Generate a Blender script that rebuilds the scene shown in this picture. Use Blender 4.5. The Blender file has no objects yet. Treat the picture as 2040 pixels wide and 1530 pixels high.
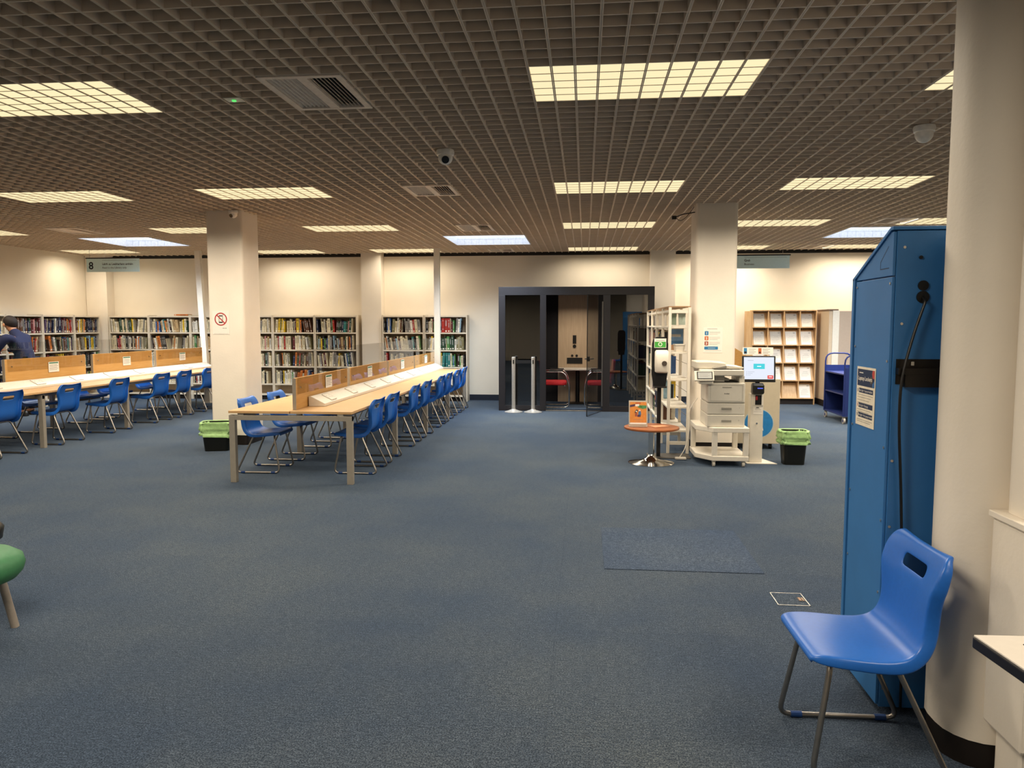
import bpy, bmesh, math, random
from mathutils import Vector, Matrix
random.seed(7)
S = bpy.context.scene
C = S.collection
PI = math.pi
# ---------------------------------------------------------------- materials
def lin(h):
    h = h.lstrip('#')
    c = [int(h[i:i+2], 16)/255 for i in (0, 2, 4)]
    return [x/12.92 if x <= .04045 else ((x+.055)/1.055)**2.4 for x in c]
_M = {}
def P(name, hexc, rough=.5, metal=0, var=.08, scale=30, spec=.4, bump=0, bscale=None, stretch=None):
    if name in _M: return _M[name]
    m = bpy.data.materials.new(name); m.use_nodes = True
    nt = m.node_tree; b = nt.nodes['Principled BSDF']
    c = lin(hexc) if isinstance(hexc, str) else list(hexc)
    tc = nt.nodes.new('ShaderNodeTexCoord'); mp = nt.nodes.new('ShaderNodeMapping')
    if stretch: mp.inputs['Scale'].default_value = stretch
    nt.links.new(tc.outputs['Object'], mp.inputs['Vector'])
    n = nt.nodes.new('ShaderNodeTexNoise'); n.inputs['Scale'].default_value = scale; n.inputs['Detail'].default_value = 4
    nt.links.new(mp.outputs[0], n.inputs['Vector'])
    r = nt.nodes.new('ShaderNodeValToRGB')
    r.color_ramp.elements[0].position = .3; r.color_ramp.elements[1].position = .7
    r.color_ramp.elements[0].color = [x*(1-var) for x in c]+[1]
    r.color_ramp.elements[1].color = [min(1, x*(1+var)) for x in c]+[1]
    nt.links.new(n.outputs['Fac'], r.inputs['Fac']); nt.links.new(r.outputs['Color'], b.inputs['Base Color'])
    b.inputs['Roughness'].default_value = rough; b.inputs['Metallic'].default_value = metal
    b.inputs['Specular IOR Level'].default_value = spec
    if bump:
        n2 = nt.nodes.new('ShaderNodeTexNoise'); n2.inputs['Scale'].default_value = bscale or scale; n2.inputs['Detail'].default_value = 3
        nt.links.new(mp.outputs[0], n2.inputs['Vector'])
        bp = nt.nodes.new('ShaderNodeBump'); bp.inputs['Strength'].default_value = bump; bp.inputs['Distance'].default_value = .01
        nt.links.new(n2.outputs['Fac'], bp.inputs['Height']); nt.links.new(bp.outputs[0], b.inputs['Normal'])
    _M[name] = m; return m
def wood(name, hexa, hexb, rough=.45, stretch=(3, 40, 40)):
    m = P(name, hexa, rough, 0, 0, 1.6, stretch=stretch)
    r = [n for n in m.node_tree.nodes if n.type == 'VALTORGB'][0]
    r.color_ramp.elements[0].color = lin(hexa)+[1]; r.color_ramp.elements[1].color = lin(hexb)+[1]
    return m
def E(name, hexc, st):
    m = bpy.data.materials.new(name); m.use_nodes = True; nt = m.node_tree
    b = nt.nodes['Principled BSDF']
    b.inputs['Base Color'].default_value = (.02, .02, .02, 1)
    tc = nt.nodes.new('ShaderNodeTexCoord'); n = nt.nodes.new('ShaderNodeTexNoise'); n.inputs['Scale'].default_value = 3
    nt.links.new(tc.outputs['Object'], n.inputs['Vector'])
    r = nt.nodes.new('ShaderNodeValToRGB'); c = lin(hexc)
    r.color_ramp.elements[0].color = [x*.96 for x in c]+[1]; r.color_ramp.elements[1].color = c+[1]
    nt.links.new(n.outputs['Fac'], r.inputs['Fac']); nt.links.new(r.outputs[0], b.inputs['Emission Color'])
    b.inputs['Emission Strength'].default_value = st
    return m
def glass(name, tint, refl=1.0, ior=1.5, rough=0.0):
    m = bpy.data.materials.new(name); m.use_nodes = True; nt = m.node_tree; nt.nodes.clear()
    o = nt.nodes.new('ShaderNodeOutputMaterial'); mx = nt.nodes.new('ShaderNodeMixShader')
    t = nt.nodes.new('ShaderNodeBsdfTransparent'); g = nt.nodes.new('ShaderNodeBsdfGlossy'); f = nt.nodes.new('ShaderNodeFresnel')
    t.inputs[0].default_value = tuple(tint)+(1,); g.inputs['Roughness'].default_value = rough; g.inputs[0].default_value = (refl, refl, refl, 1)
    f.inputs['IOR'].default_value = ior
    ge = nt.nodes.new('ShaderNodeNewGeometry'); mt = nt.nodes.new('ShaderNodeMath'); mt.operation = 'SUBTRACT'; mt.use_clamp = True
    nt.links.new(f.outputs[0], mt.inputs[0]); nt.links.new(ge.outputs['Backfacing'], mt.inputs[1])
    nt.links.new(mt.outputs[0], mx.inputs[0]); nt.links.new(t.outputs[0], mx.inputs[1]); nt.links.new(g.outputs[0], mx.inputs[2])
    nt.links.new(mx.outputs[0], o.inputs[0]); return m
# ---------------------------------------------------------------- mesh builder
def world(o):
    m = o.matrix_basis.copy(); p = o.parent
    while p: m = p.matrix_basis @ m; p = p.parent
    return m
class MB:
    def __init__(s, mat=None):
        s.bm = bmesh.new(); s.mats = []; s.cur = 0; s.M = Matrix()
        if mat: s.mat(mat)
    def mat(s, m):
        if m not in s.mats: s.mats.append(m)
        s.cur = s.mats.index(m); return s
    def v(s, co): return s.bm.verts.new(s.M @ Vector(co))
    def f(s, vs):
        try: f = s.bm.faces.new(vs); f.material_index = s.cur; return f
        except ValueError: return None
    def box(s, x0, x1, y0, y1, z0, z1):
        v = [s.v((x, y, z)) for x in (x0, x1) for y in (y0, y1) for z in (z0, z1)]
        for q in ((0,1,3,2),(4,6,7,5),(0,4,5,1),(2,3,7,6),(0,2,6,4),(1,5,7,3)): s.f([v[i] for i in q])
        return s
    def loft(s, rings, cap=True, closed=False):
        R = [[s.v(p) for p in r] for r in rings]; n = len(R[0])
        for a, b in list(zip(R, R[1:]))+([(R[-1], R[0])] if closed else []):
            for i in range(n): s.f([a[i], a[(i+1) % n], b[(i+1) % n], b[i]])
        if cap and not closed: s.f(R[0][::-1]); s.f(R[-1])
        return s
    def cyl(s, p, q, r, n=14, r2=None, cap=True):
        p, q = Vector(p), Vector(q); d = (q-p).normalized()
        a = d.orthogonal().normalized(); b = d.cross(a); r2 = r if r2 is None else r2
        ring = lambda c, r: [c+a*math.cos(2*PI*i/n)*r+b*math.sin(2*PI*i/n)*r for i in range(n)]
        return s.loft([ring(p, r), ring(q, r2)], cap)
    def tube(s, pts, r, n=8, fillet=0, closed=False, steps=4):
        pts = [Vector(p) for p in pts]
        if fillet:
            out = []; N = len(pts)
            for i, p in enumerate(pts):
                if not closed and i in (0, N-1): out.append(p); continue
                a, b = pts[i-1], pts[(i+1) % N]
                da, db = (a-p), (b-p); L = min(fillet, da.length*.45, db.length*.45)
                A, B = p+da.normalized()*L, p+db.normalized()*L
                for k in range(steps+1):
                    t = k/steps; out.append(A*(1-t)**2+p*2*t*(1-t)+B*t*t)
            pts = out
        N = len(pts); rings = []; prev = None
        for i, p in enumerate(pts):
            if closed: d = (pts[(i+1) % N]-pts[i-1])
            else: d = pts[min(i+1, N-1)]-pts[max(i-1, 0)]
            d.normalize()
            if prev is None: a = d.orthogonal().normalized()
            else:
                a = prev-d*prev.dot(d)
                a = a.normalized() if a.length > 1e-5 else d.orthogonal().normalized()
            prev = a; b = d.cross(a)
            rings.append([p+(a*math.cos(2*PI*k/n)+b*math.sin(2*PI*k/n))*r for k in range(n)])
        return s.loft(rings, True, closed)
    def prism(s, pts, plane, a0, a1):
        co = {'xy': lambda p, a: (p[0], p[1], a), 'xz': lambda p, a: (p[0], a, p[1]), 'yz': lambda p, a: (a, p[0], p[1])}[plane]
        return s.loft([[co(p, a0) for p in pts], [co(p, a1) for p in pts]])
    def lathe(s, prof, c, n=24):
        return s.loft([[(c[0]+r*math.cos(2*PI*k/n), c[1]+r*math.sin(2*PI*k/n), c[2]+z) for k in range(n)] for r, z in prof])
    def ball(s, c, r, sc=(1, 1, 1), n=14):
        rings = []
        for i in range(1, n):
            t = PI*i/n
            rings.append([(c[0]+r*sc[0]*math.sin(t)*math.cos(2*PI*k/n), c[1]+r*sc[1]*math.sin(t)*math.sin(2*PI*k/n), c[2]-r*sc[2]*math.cos(t)) for k in range(n)])
        return s.loft(rings)
    def disc(s, c, r, z, n=28, r0=0):
        o = [s.v((c[0]+r*math.cos(2*PI*k/n), c[1]+r*math.sin(2*PI*k/n), z)) for k in range(n)]
        if r0:
            i_ = [s.v((c[0]+r0*math.cos(2*PI*k/n), c[1]+r0*math.sin(2*PI*k/n), z)) for k in range(n)]
            for k in range(n): s.f([o[k], o[(k+1) % n], i_[(k+1) % n], i_[k]])
        else: s.f(o)
        return s
    def rect(s, x0, x1, y0, y1, z):
        s.f([s.v((x0, y0, z)), s.v((x1, y0, z)), s.v((x1, y1, z)), s.v((x0, y1, z))]); return s
    def poly(s, pts, z):
        s.f([s.v((p[0], p[1], z)) for p in pts]); return s
    def text(s, txt, x, y, size, z, align='LEFT', bold=0):
        cu = bpy.data.curves.new('lettering', 'FONT'); cu.body = txt; cu.size = size; cu.align_x = align; cu.offset = bold
        cu.resolution_u = 3
        o = bpy.data.objects.new('lettering', cu); C.objects.link(o)
        dg = bpy.context.evaluated_depsgraph_get(); me = bpy.data.meshes.new_from_object(o.evaluated_get(dg))
        nf = len(s.bm.faces); me.transform(s.M @ Matrix.Translation((x, y, z)))
        s.bm.from_mesh(me); s.bm.faces.ensure_lookup_table()
        for f in s.bm.faces[nf:]: f.material_index = s.cur
        bpy.data.objects.remove(o); bpy.data.curves.remove(cu); bpy.data.meshes.remove(me); return s
    def build(s, name, parent=None, bevel=0, smooth=False, local=False, normals=True, angle=40, seg=2):
        if parent is not None and not local: s.bm.transform(world(parent).inverted())
        if normals: bmesh.ops.recalc_face_normals(s.bm, faces=s.bm.faces)
        if smooth:
            for f in s.bm.faces: f.smooth = True
            for e in s.bm.edges:
                if len(e.link_faces) == 2 and e.calc_face_angle(0) > math.radians(angle): e.smooth = False
        me = bpy.data.meshes.new(name); s.bm.to_mesh(me); s.bm.free()
        for m in s.mats: me.materials.append(m)
        o = bpy.data.objects.new(name, me); C.objects.link(o); o.parent = parent
        if bevel:
            b = o.modifiers.new('edge', 'BEVEL'); b.width = bevel; b.segments = seg; b.limit_method = 'ANGLE'; b.angle_limit = math.radians(50)
        return o
def tag(o, label, cat, group=None):
    o['label'] = label; o['category'] = cat
    if group: o['group'] = group
    return o
def thing(name, label, cat, loc=(0, 0, 0), rotz=0, group=None):
    o = bpy.data.objects.new(name, None); C.objects.link(o); o.empty_display_size = .1
    o.location = loc; o.rotation_euler = (0, 0, rotz)
    o.matrix_basis = Matrix.Translation(loc) @ Matrix.Rotation(rotz, 4, 'Z')
    return tag(o, label, cat, group)
def struct(o): o['kind'] = 'structure'; return o
def dup(root, loc, rotz, label, group=None):
    r = root.copy(); C.objects.link(r); r.matrix_basis = Matrix.Translation(loc) @ Matrix.Rotation(rotz, 4, 'Z')
    r['label'] = label
    if group: r['group'] = group
    for ch in list(root.children):
        c = ch.copy(); C.objects.link(c); c.parent = r
        for g in ch.children:
            d = g.copy(); C.objects.link(d); d.parent = c
    return r
def face(origin, right, up):
    r, u = Vector(right).normalized(), Vector(up).normalized(); n = r.cross(u)
    m = Matrix((r, u, n)).transposed().to_4x4(); m.translation = Vector(origin); return m
def rr(cx, cy, w, d, r, z, k=5):
    out = []
    for sx, sy, a0 in ((1, 1, 0), (-1, 1, 90), (-1, -1, 180), (1, -1, 270)):
        for i in range(k+1):
            a = math.radians(a0+90*i/k); out.append((cx+sx*(w/2-r)+r*math.cos(a), cy+sy*(d/2-r)+r*math.sin(a), z))
    return out
ORD = 'first second third fourth fifth sixth seventh eighth ninth tenth eleventh twelfth thirteenth fourteenth fifteenth sixteenth seventeenth eighteenth nineteenth twentieth twenty-first twenty-second twenty-third twenty-fourth twenty-fifth twenty-sixth twenty-seventh twenty-eighth twenty-ninth thirtieth thirty-first thirty-second thirty-third thirty-fourth thirty-fifth'.split()
# ---------------------------------------------------------------- camera
H = 1.6
cam = bpy.data.cameras.new('camera'); cam.lens = 1485/2040*36; cam.sensor_width = 36; cam.clip_end = 60
co = bpy.data.objects.new('camera', cam); C.objects.link(co)
co.location = (0, 0, H); co.rotation_euler = (math.radians(90-4.62), 0, math.radians(5.55)); S.camera = co
S.view_settings.view_transform = 'Standard'; S.view_settings.look = 'None'; S.view_settings.gamma = 1; S.view_settings.exposure = .43
S.cycles.diffuse_bounces = 6; S.cycles.max_bounces = 12; S.cycles.transparent_max_bounces = 24
w = bpy.data.worlds.new('world'); S.world = w; w.use_nodes = True
w.node_tree.nodes['Background'].inputs[0].default_value = (.9, .85, .8, 1); w.node_tree.nodes['Background'].inputs[1].default_value = .02
# ---------------------------------------------------------------- shared materials
WALL = P('wall_paint', '#e6dccb', .75, var=.025, scale=2.2, spec=.25, bump=.08, bscale=60)
COLP = P('column_paint', '#e8dfd1', .6, var=.03, scale=3, spec=.3, bump=.1, bscale=45)
DARK = P('dark_skirting', '#1b1512', .5, var=.15)
GRID = P('ceiling_grid_paint', '#dccbb6', .6, var=.05, scale=6, spec=.3)
PLEN = P('dark_plenum', '#1d1410', .9)
VENTM = P('vent_enamel', '#e0d4c6', .5)
BLACK = P('black_plastic', '#141312', .4)
WHITE = P('white_enamel', '#ddd6c8', .4, var=.03)
PAPER = P('white_paper', '#eae4da', .7, var=.02)
CHROME = P('chrome', '#d0cec9', .12, 1, var=.02)
STEEL = P('brushed_steel', '#a8a29a', .32, 1, var=.06)
SILV = P('silver_powder_coat', '#a59d90', .42, .35, var=.04)
BEECH = wood('beech_laminate', '#c39a68', '#d2ad7e', .38)
BEECHV = wood('beech_panel', '#c2924f', '#cc9f60', .5, (40, 3, 40))
CHB = P('blue_polypropylene', '#2264bd', .33, var=.04, scale=60, spec=.5, bump=.02, bscale=300)
LOCK = P('blue_locker_enamel', '#3470ac', .42, var=.04, scale=8, spec=.4)
INK = P('dark_ink', '#23252b', .7)
GREY = P('grey_ink', '#8f8b86', .7)
SCREW = P('screw_zinc', '#c9c6c0', .3, 1)
ACR = glass('clear_acrylic', (.93, .92, .9), 1, 1.45)
# carpet
def carpet():
    m = P('carpet', '#2f3a4c', .95, var=.35, scale=160, spec=.1, bump=.6, bscale=300)
    nt = m.node_tree; b = nt.nodes['Principled BSDF']
    r = [n for n in nt.nodes if n.type == 'VALTORGB'][0]; r.name = 'fleck'
    r.color_ramp.elements[0].position = .4; r.color_ramp.elements[1].position = .62
    r.color_ramp.elements[0].color = lin('#15181d')+[1]; r.color_ramp.elements[1].color = lin('#4a525c')+[1]
    tc = [n for n in nt.nodes if n.type == 'TEX_COORD'][0]
    b.inputs['Sheen Weight'].default_value = .3; b.inputs['Sheen Roughness'].default_value = .45; b.inputs['Sheen Tint'].default_value = (.42, .64, 1, 1)
    # fibre streaks
    mp = nt.nodes.new('ShaderNodeMapping'); mp.inputs['Scale'].default_value = (26, 80, 1)
    n = nt.nodes.new('ShaderNodeTexNoise'); n.inputs['Scale'].default_value = 1; n.inputs['Detail'].default_value = 6; n.inputs['Roughness'].default_value = .75
    nt.links.new(tc.outputs['Object'], mp.inputs[0]); nt.links.new(mp.outputs[0], n.inputs['Vector'])
    # broad wear
    n2 = nt.nodes.new('ShaderNodeTexNoise'); n2.inputs['Scale'].default_value = .55; n2.inputs['Detail'].default_value = 5; n2.inputs['Roughness'].default_value = .6
    nt.links.new(tc.outputs['Object'], n2.inputs['Vector'])
    r2 = nt.nodes.new('ShaderNodeValToRGB'); r2.color_ramp.elements[0].position = .38; r2.color_ramp.elements[1].position = .66
    r2.color_ramp.elements[0].color = (.74, .82, .98, 1); r2.color_ramp.elements[1].color = (1.55, 1.42, 1.18, 1)
    nt.links.new(n2.outputs['Fac'], r2.inputs['Fac'])
    mul = nt.nodes.new('ShaderNodeMix'); mul.data_type = 'RGBA'; mul.blend_type = 'MULTIPLY'; mul.inputs[0].default_value = 1
    nt.links.new(r.outputs[0], mul.inputs[6]); nt.links.new(r2.outputs[0], mul.inputs[7])
    r3 = nt.nodes.new('ShaderNodeValToRGB'); r3.color_ramp.elements[0].color = (.5, .5, .5, 1); r3.color_ramp.elements[1].color = (1.75, 1.75, 1.7, 1)
    r3.color_ramp.elements[0].position = .35; r3.color_ramp.elements[1].position = .68
    nt.links.new(n.outputs['Fac'], r3.inputs['Fac'])
    m2 = nt.nodes.new('ShaderNodeMix'); m2.data_type = 'RGBA'; m2.blend_type = 'MULTIPLY'; m2.inputs[0].default_value = 1
    nt.links.new(mul.outputs[2], m2.inputs[6]); nt.links.new(r3.outputs[0], m2.inputs[7])
    # carpet tiles: slight tone per half-metre tile
    mp3 = nt.nodes.new('ShaderNodeMapping'); mp3.inputs['Scale'].default_value = (1.0, 1.0, 0); mp3.inputs['Location'].default_value = (.14, .2, 0)
    br = nt.nodes.new('ShaderNodeTexBrick'); br.offset = 0; br.inputs['Scale'].default_value = 1
    br.inputs['Brick Width'].default_value = 1.03; br.inputs['Row Height'].default_value = 1.0; br.inputs['Mortar Size'].default_value = .002
    br.inputs['Color1'].default_value = (.93, .94, .96, 1); br.inputs['Color2'].default_value = (1.06, 1.05, 1.03, 1); br.inputs['Mortar'].default_value = (.7, .7, .72, 1)
    nt.links.new(tc.outputs['Object'], mp3.inputs[0]); nt.links.new(mp3.outputs[0], br.inputs['Vector'])
    m3 = nt.nodes.new('ShaderNodeMix'); m3.data_type = 'RGBA'; m3.blend_type = 'MULTIPLY'; m3.inputs[0].default_value = 1
    nt.links.new(m2.outputs[2], m3.inputs[6]); nt.links.new(br.outputs['Color'], m3.inputs[7])
    nt.links.new(m3.outputs[2], b.inputs['Base Color'])
    return m
CARP = carpet()
TILE = CARP.copy(); TILE.name = 'carpet_tile_blue'; _r = TILE.node_tree.nodes['fleck'].color_ramp
_r.elements[0].color = lin('#1c222d')+[1]; _r.elements[1].color = lin('#444f63')+[1]
# ---------------------------------------------------------------- room shell
X0, X1, Y0, Y1, ZC = -10.7, 7.5, -5.0, 15.45, 3.05
struct(MB(CARP).box(X0, X1, Y0, Y1, -.05, 0).build('floor'))
struct(MB(WALL).box(X0-.1, X1+.1, Y1, Y1+.1, 0, 3.0).build('wall_back'))
struct(MB(WALL).box(X0-.1, X0, Y0, Y1, 0, 3.2).build('wall_left'))
struct(MB(WALL).box(X1, X1+.1, Y0, Y1, 0, 3.2).build('wall_right'))
struct(MB(WALL).box(X0-.1, X1+.1, Y0-.1, Y0, 0, 3.2).build('wall_front'))
struct(MB(DARK).box(X0, X1, Y1-.002, Y1+.1, 3.0, 3.3).build('gap_shade_1'))  # dark band painted in for the shadow gap above the back wall
struct(MB(PLEN).box(X0-.1, X1+.1, Y0-.1, Y1+.1, 3.2, 3.25).build('ceiling_slab'))
sk = P('blue_skirting', '#18202f', .6)
def skirt(name, x0, x1, y0, y1, m=DARK): struct(MB(m).box(x0, x1, y0, y1, 0, .12).build(name))
skirt('baseboard_back', X0, X1, Y1-.015, Y1-.001, sk); skirt('baseboard_left', X0+.001, X0+.015, Y0, Y1-.02); skirt('baseboard_right', X1-.015, X1-.001, Y0, Y1-.02)
for i, (a, b) in enumerate(((-10.69, -10.22), (-4.62, -4.2), (1.3, 1.79))):
    struct(MB(COLP).box(a, b, 15.2, 15.449, 0, 3.12).build('wall_column_back'))
def column(name, cx, cy, w, d, r, z0=.1, z1=3.2):
    struct(MB(COLP).loft([rr(cx, cy, w, d, r, z0), rr(cx, cy, w, d, r, z1)]).build(name, smooth=True))
    struct(MB(DARK).loft([rr(cx, cy, w-.01, d-.01, r, 0), rr(cx, cy, w-.01, d-.01, r, .13 if r < .1 else z0+.01)]).build('baseboard_column', smooth=True))
column('wall_column_left', -4.665, 9.63, .49, .5, .035, .13)
column('wall_column_right', 1.595, 9.62, .5, .5, .05, .13)
column('wall_column_near', 2.08, 2.88, 1.5, .36, .15, .1)
# ceiling lattice
PX, PY = .1345, .1345
LX0, LY0 = -.335, 4.34
holes = [(-8.58, -7.33, 12.05, 13.4), (-2.35, -1.0, 12.35, 13.75), (3.99, 5.34, 11.85, 13.2)]
vents = [(-1.93, -1.44, 4.36, 5.02), (-1.92, -1.42, 7.85, 8.45), (-1.9, -1.41, 11.0, 11.7), (-1.9, -1.42, 14.58, 15.1), (-8.2, -7.7, 10.75, 11.46), (4.1, 4.6, 10.85, 11.4), (4.1, 4.6, 14.3, 14.95)]
cols = [(-4.92, -4.41, 9.37, 9.89), (1.34, 1.85, 9.36, 9.88), (1.32, 2.84, 2.69, 3.07)]
gone = [(a-.014, b-.0+.014, c-.014, d+.014) for a, b, c, d in holes]+vents+cols
lit = []
for _ci, _ks in ((-29, (0, 26, 49, 75)), (0, (0, 26, 49, 75)), (18, (0, 26, 49, 75)), (-47, (26, 49, 75, 0)), (-75, (49, 72)), (36, (26, 49, 75))):
    for _k in _ks: lit.append((LX0+_ci*PX+.009, LX0+(_ci+10)*PX-.009, LY0+_k*PY+.006, LY0+(_k+5)*PY-.006))
def spans(a0, a1, cuts):
    out = [(a0, a1)]
    for c0, c1 in cuts:
        nx = []
        for p, q in out:
            if c1 <= p or c0 >= q: nx.append((p, q)); continue
            if p < c0: nx.append((p, c0))
            if c1 < q: nx.append((c1, q))
        out = nx
    return out
b = MB(GRID); zt = ZC+.062
i = math.ceil((X0-LX0)/PX)
while LX0+i*PX < X1:
    x = LX0+i*PX
    for p, q in spans(-1.5, 15.36, [(h[2], h[3]) for h in gone if h[0]-.004 < x < h[1]+.004]):
        b.box(x-.008, x-.0008, p, q, ZC, zt); b.box(x+.0008, x+.008, p, q, ZC, zt)
    i += 1
j = math.ceil((-1.5-LY0)/PY)
while LY0+j*PY < 15.36:
    y = LY0+j*PY
    for p, q in spans(X0, X1, [(h[0], h[1]) for h in gone+lit if h[2]-.004 < y < h[3]+.004]): b.box(p, q, y-.005, y+.005, ZC+.0005, zt)
    for h in lit:
        if h[2] < y < h[3]: b.box(h[0], h[1], y-.0045, y+.0045, ZC+.001, zt)
    j += 1
struct(b.build('ceiling', normals=False))
# ---------------------------------------------------------------- ceiling lights
WARM = (1.0, .87, .69); COOL = (.80, .90, 1.0)
DIFF = E('warm_diffuser', '#ffedbb', .77)
SKYD = E('daylight_diffuser', '#eaf2ff', 1.6)
HOUS = P('light_housing', '#6b5f55', .6)
PWARM, PCOOL = 50.0, 95.0
def lamp(parent, x, y, z, sx, sy, col, power, spread=138):
    l = bpy.data.lights.new('lamp', 'AREA'); l.shape = 'RECTANGLE'; l.size = sx; l.size_y = sy; l.energy = power; l.color = col; l.spread = math.radians(spread)
    o = bpy.data.objects.new('lamp', l); C.objects.link(o); o.parent = parent
    o.matrix_basis = world(parent).inverted() @ Matrix.Translation((x, y, z)); return o
rowname = {4: 'nearest the camera', 7: 'second row away', 10: 'third row away', 14: 'row beside the back wall', 0: 'behind the camera', -2: 'far behind the camera'}
colname = {-12: 'over the open carpet', -29: 'above the worktop run by the post', -47: 'between the two long desks and wall', 0: 'in line with the black booth', 18: 'over the printer side', -75: 'by the side wall shelves', 36: 'extra, by the far side wall'}
DIM = E('dim_diffuser', '#b59a72', .35)
def light(ci, y0k, power=1.0, w=10):
    x0 = LX0+ci*PX; x1 = x0+w*PX; y0 = LY0+y0k*PY; y1 = y0+5*PY
    r = [k for k in rowname if abs(y0-k) < 1.0][0]
    t = thing('ceiling_light', f'lit square-celled ceiling panel {rowname[r]}, {colname[ci]}', 'ceiling light', ((x0+x1)/2, (y0+y1)/2, ZC), 0, 'lit ceiling panels')
    MB(DIFF).box(x0+.01, x1-.01, y0+.005, y1-.005, ZC+.003, ZC+.008).build('diffuser', t)
    MB(HOUS).box(x0, x1, y0, y1, zt, zt+.05).build('housing', t)
    lamp(t, (x0+x1)/2, (y0+y1)/2, ZC-.004, x1-x0, y1-y0, WARM, PWARM*power, 166 if y0k <= 0 else 156)
for ci in (-29, 0, 18):
    for k, pw in ((0, 1), (26, 1), (49, 1.25 if ci == 18 else 1), (75, .75 if ci == 18 else .36)): light(ci, k, pw)
for k, pw in ((26, 1), (49, 1), (75, .36)): light(-47, k, pw)
for k, pw in ((49, .6), (72, .4)): light(-75, k, pw)
for ci, pw in ((-47, .4), (-12, 1.5), (18, .9)): light(ci, -25, pw)
for ci in (-29, 18): light(ci, -50, 1.0)
light(36, 26, 1.3); light(36, 49, 1.5); light(36, 75, .7); light(-47, 0)  # back-row panel by the far side wall is added to brighten the back wall
WELL = P('skylight_well', '#e9eef5', .5)
for (x0, x1, y0, y1), lab in zip(holes, ('bluish white recessed skylight over the desk by the side wall', 'bluish white recessed skylight near the black booth', 'bluish white recessed skylight above the blue locker top')):
    t = thing('skylight', lab, 'skylight', ((x0+x1)/2, (y0+y1)/2, ZC), 0, 'recessed skylights')
    MB(SKYD).box(x0, x1, y0, y1, ZC+.14, ZC+.146).build('diffuser', t)
    b = MB(WELL)
    b.box(x0-.012, x0, y0-.012, y1+.012, ZC-.004, ZC+.14).box(x1, x1+.012, y0-.012, y1+.012, ZC-.004, ZC+.14).box(x0, x1, y0-.012, y0, ZC-.004, ZC+.14).box(x0, x1, y1, y1+.012, ZC-.004, ZC+.14)
    b.build('well_frame', t)
    b = MB(P('glazing_bar', '#c3cdd9', .5))
    for i in range(1, 10): b.box(x0+i*(x1-x0)/10-.002, x0+i*(x1-x0)/10+.002, y1-.003, y1, ZC+.01, ZC+.1)
    b.box(x0, x1, y1-.003, y1, ZC+.1, ZC+.104).build('glazing_bar_grille', t)
    lamp(t, (x0+x1)/2, (y0+y1)/2, ZC-.01, x1-x0-.1, y1-y0-.1, COOL, PCOOL)
VDARK = P('vent_slot_dark', '#17110e', .8)
for (x0, x1, y0, y1), lab in zip(vents, ('large two-part air vent in the ceiling, nearest to the camera', 'air vent in the ceiling beyond the dome camera', 'small air vent in the ceiling in front of the skylight', 'farthest air vent, in the ceiling close to the back wall', 'air vent in the ceiling over the desk by the side wall', 'dark air vent in the ceiling before the skylight above the locker', 'air vent in the ceiling behind the skylight above the locker')):
    t = thing('air_vent', lab, 'air vent', ((x0+x1)/2, (y0+y1)/2, ZC), 0, 'air vents in the ceiling')
    e = .03; xm = x0+(x1-x0)*.52
    MB(VENTM).box(x0-.01, x1+.01, y0-.01, y0+e, ZC-.008, ZC+.02).box(x0-.01, x1+.01, y1-e, y1+.01, ZC-.008, ZC+.02).box(x0-.01, x0+e, y0+e, y1-e, ZC-.008, ZC+.02).box(x1-e, x1+.01, y0+e, y1-e, ZC-.008, ZC+.02).box(xm-.03, xm+.03, y0+e, y1-e, ZC-.007, ZC+.02).build('frame', t)
    MB(VDARK).box(x0, x1, y0, y1, ZC+.05, ZC+.055).build('backing', t)
    b = MB(VENTM); n = 7
    for s in range(2):
        a0, a1 = ((x0+e, xm-.03), (xm+.03, x1-e))[s]; stp = (a1-a0)/n
        for i in range(n):
            xx = a0+i*stp; sg = 1 if s == 0 else -1
            lo, hi = (xx+.001, xx+stp*.95) if s == 0 else (xx+stp*.02, xx+stp*.45)
            # angled blades: one side turns its faces to the room, the other side its gaps
            if s == 0: b.prism([(hi-.003, ZC+.03), (hi, ZC+.03), (lo+.003, ZC), (lo, ZC)], 'xz', y0+e, y1-e)
            else: b.prism([(lo, ZC+.025), (lo+.003, ZC+.025), (lo+.021, ZC), (lo+.018, ZC)], 'xz', y0+e, y1-e)
    b.build('louvre_slats', t)
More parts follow.
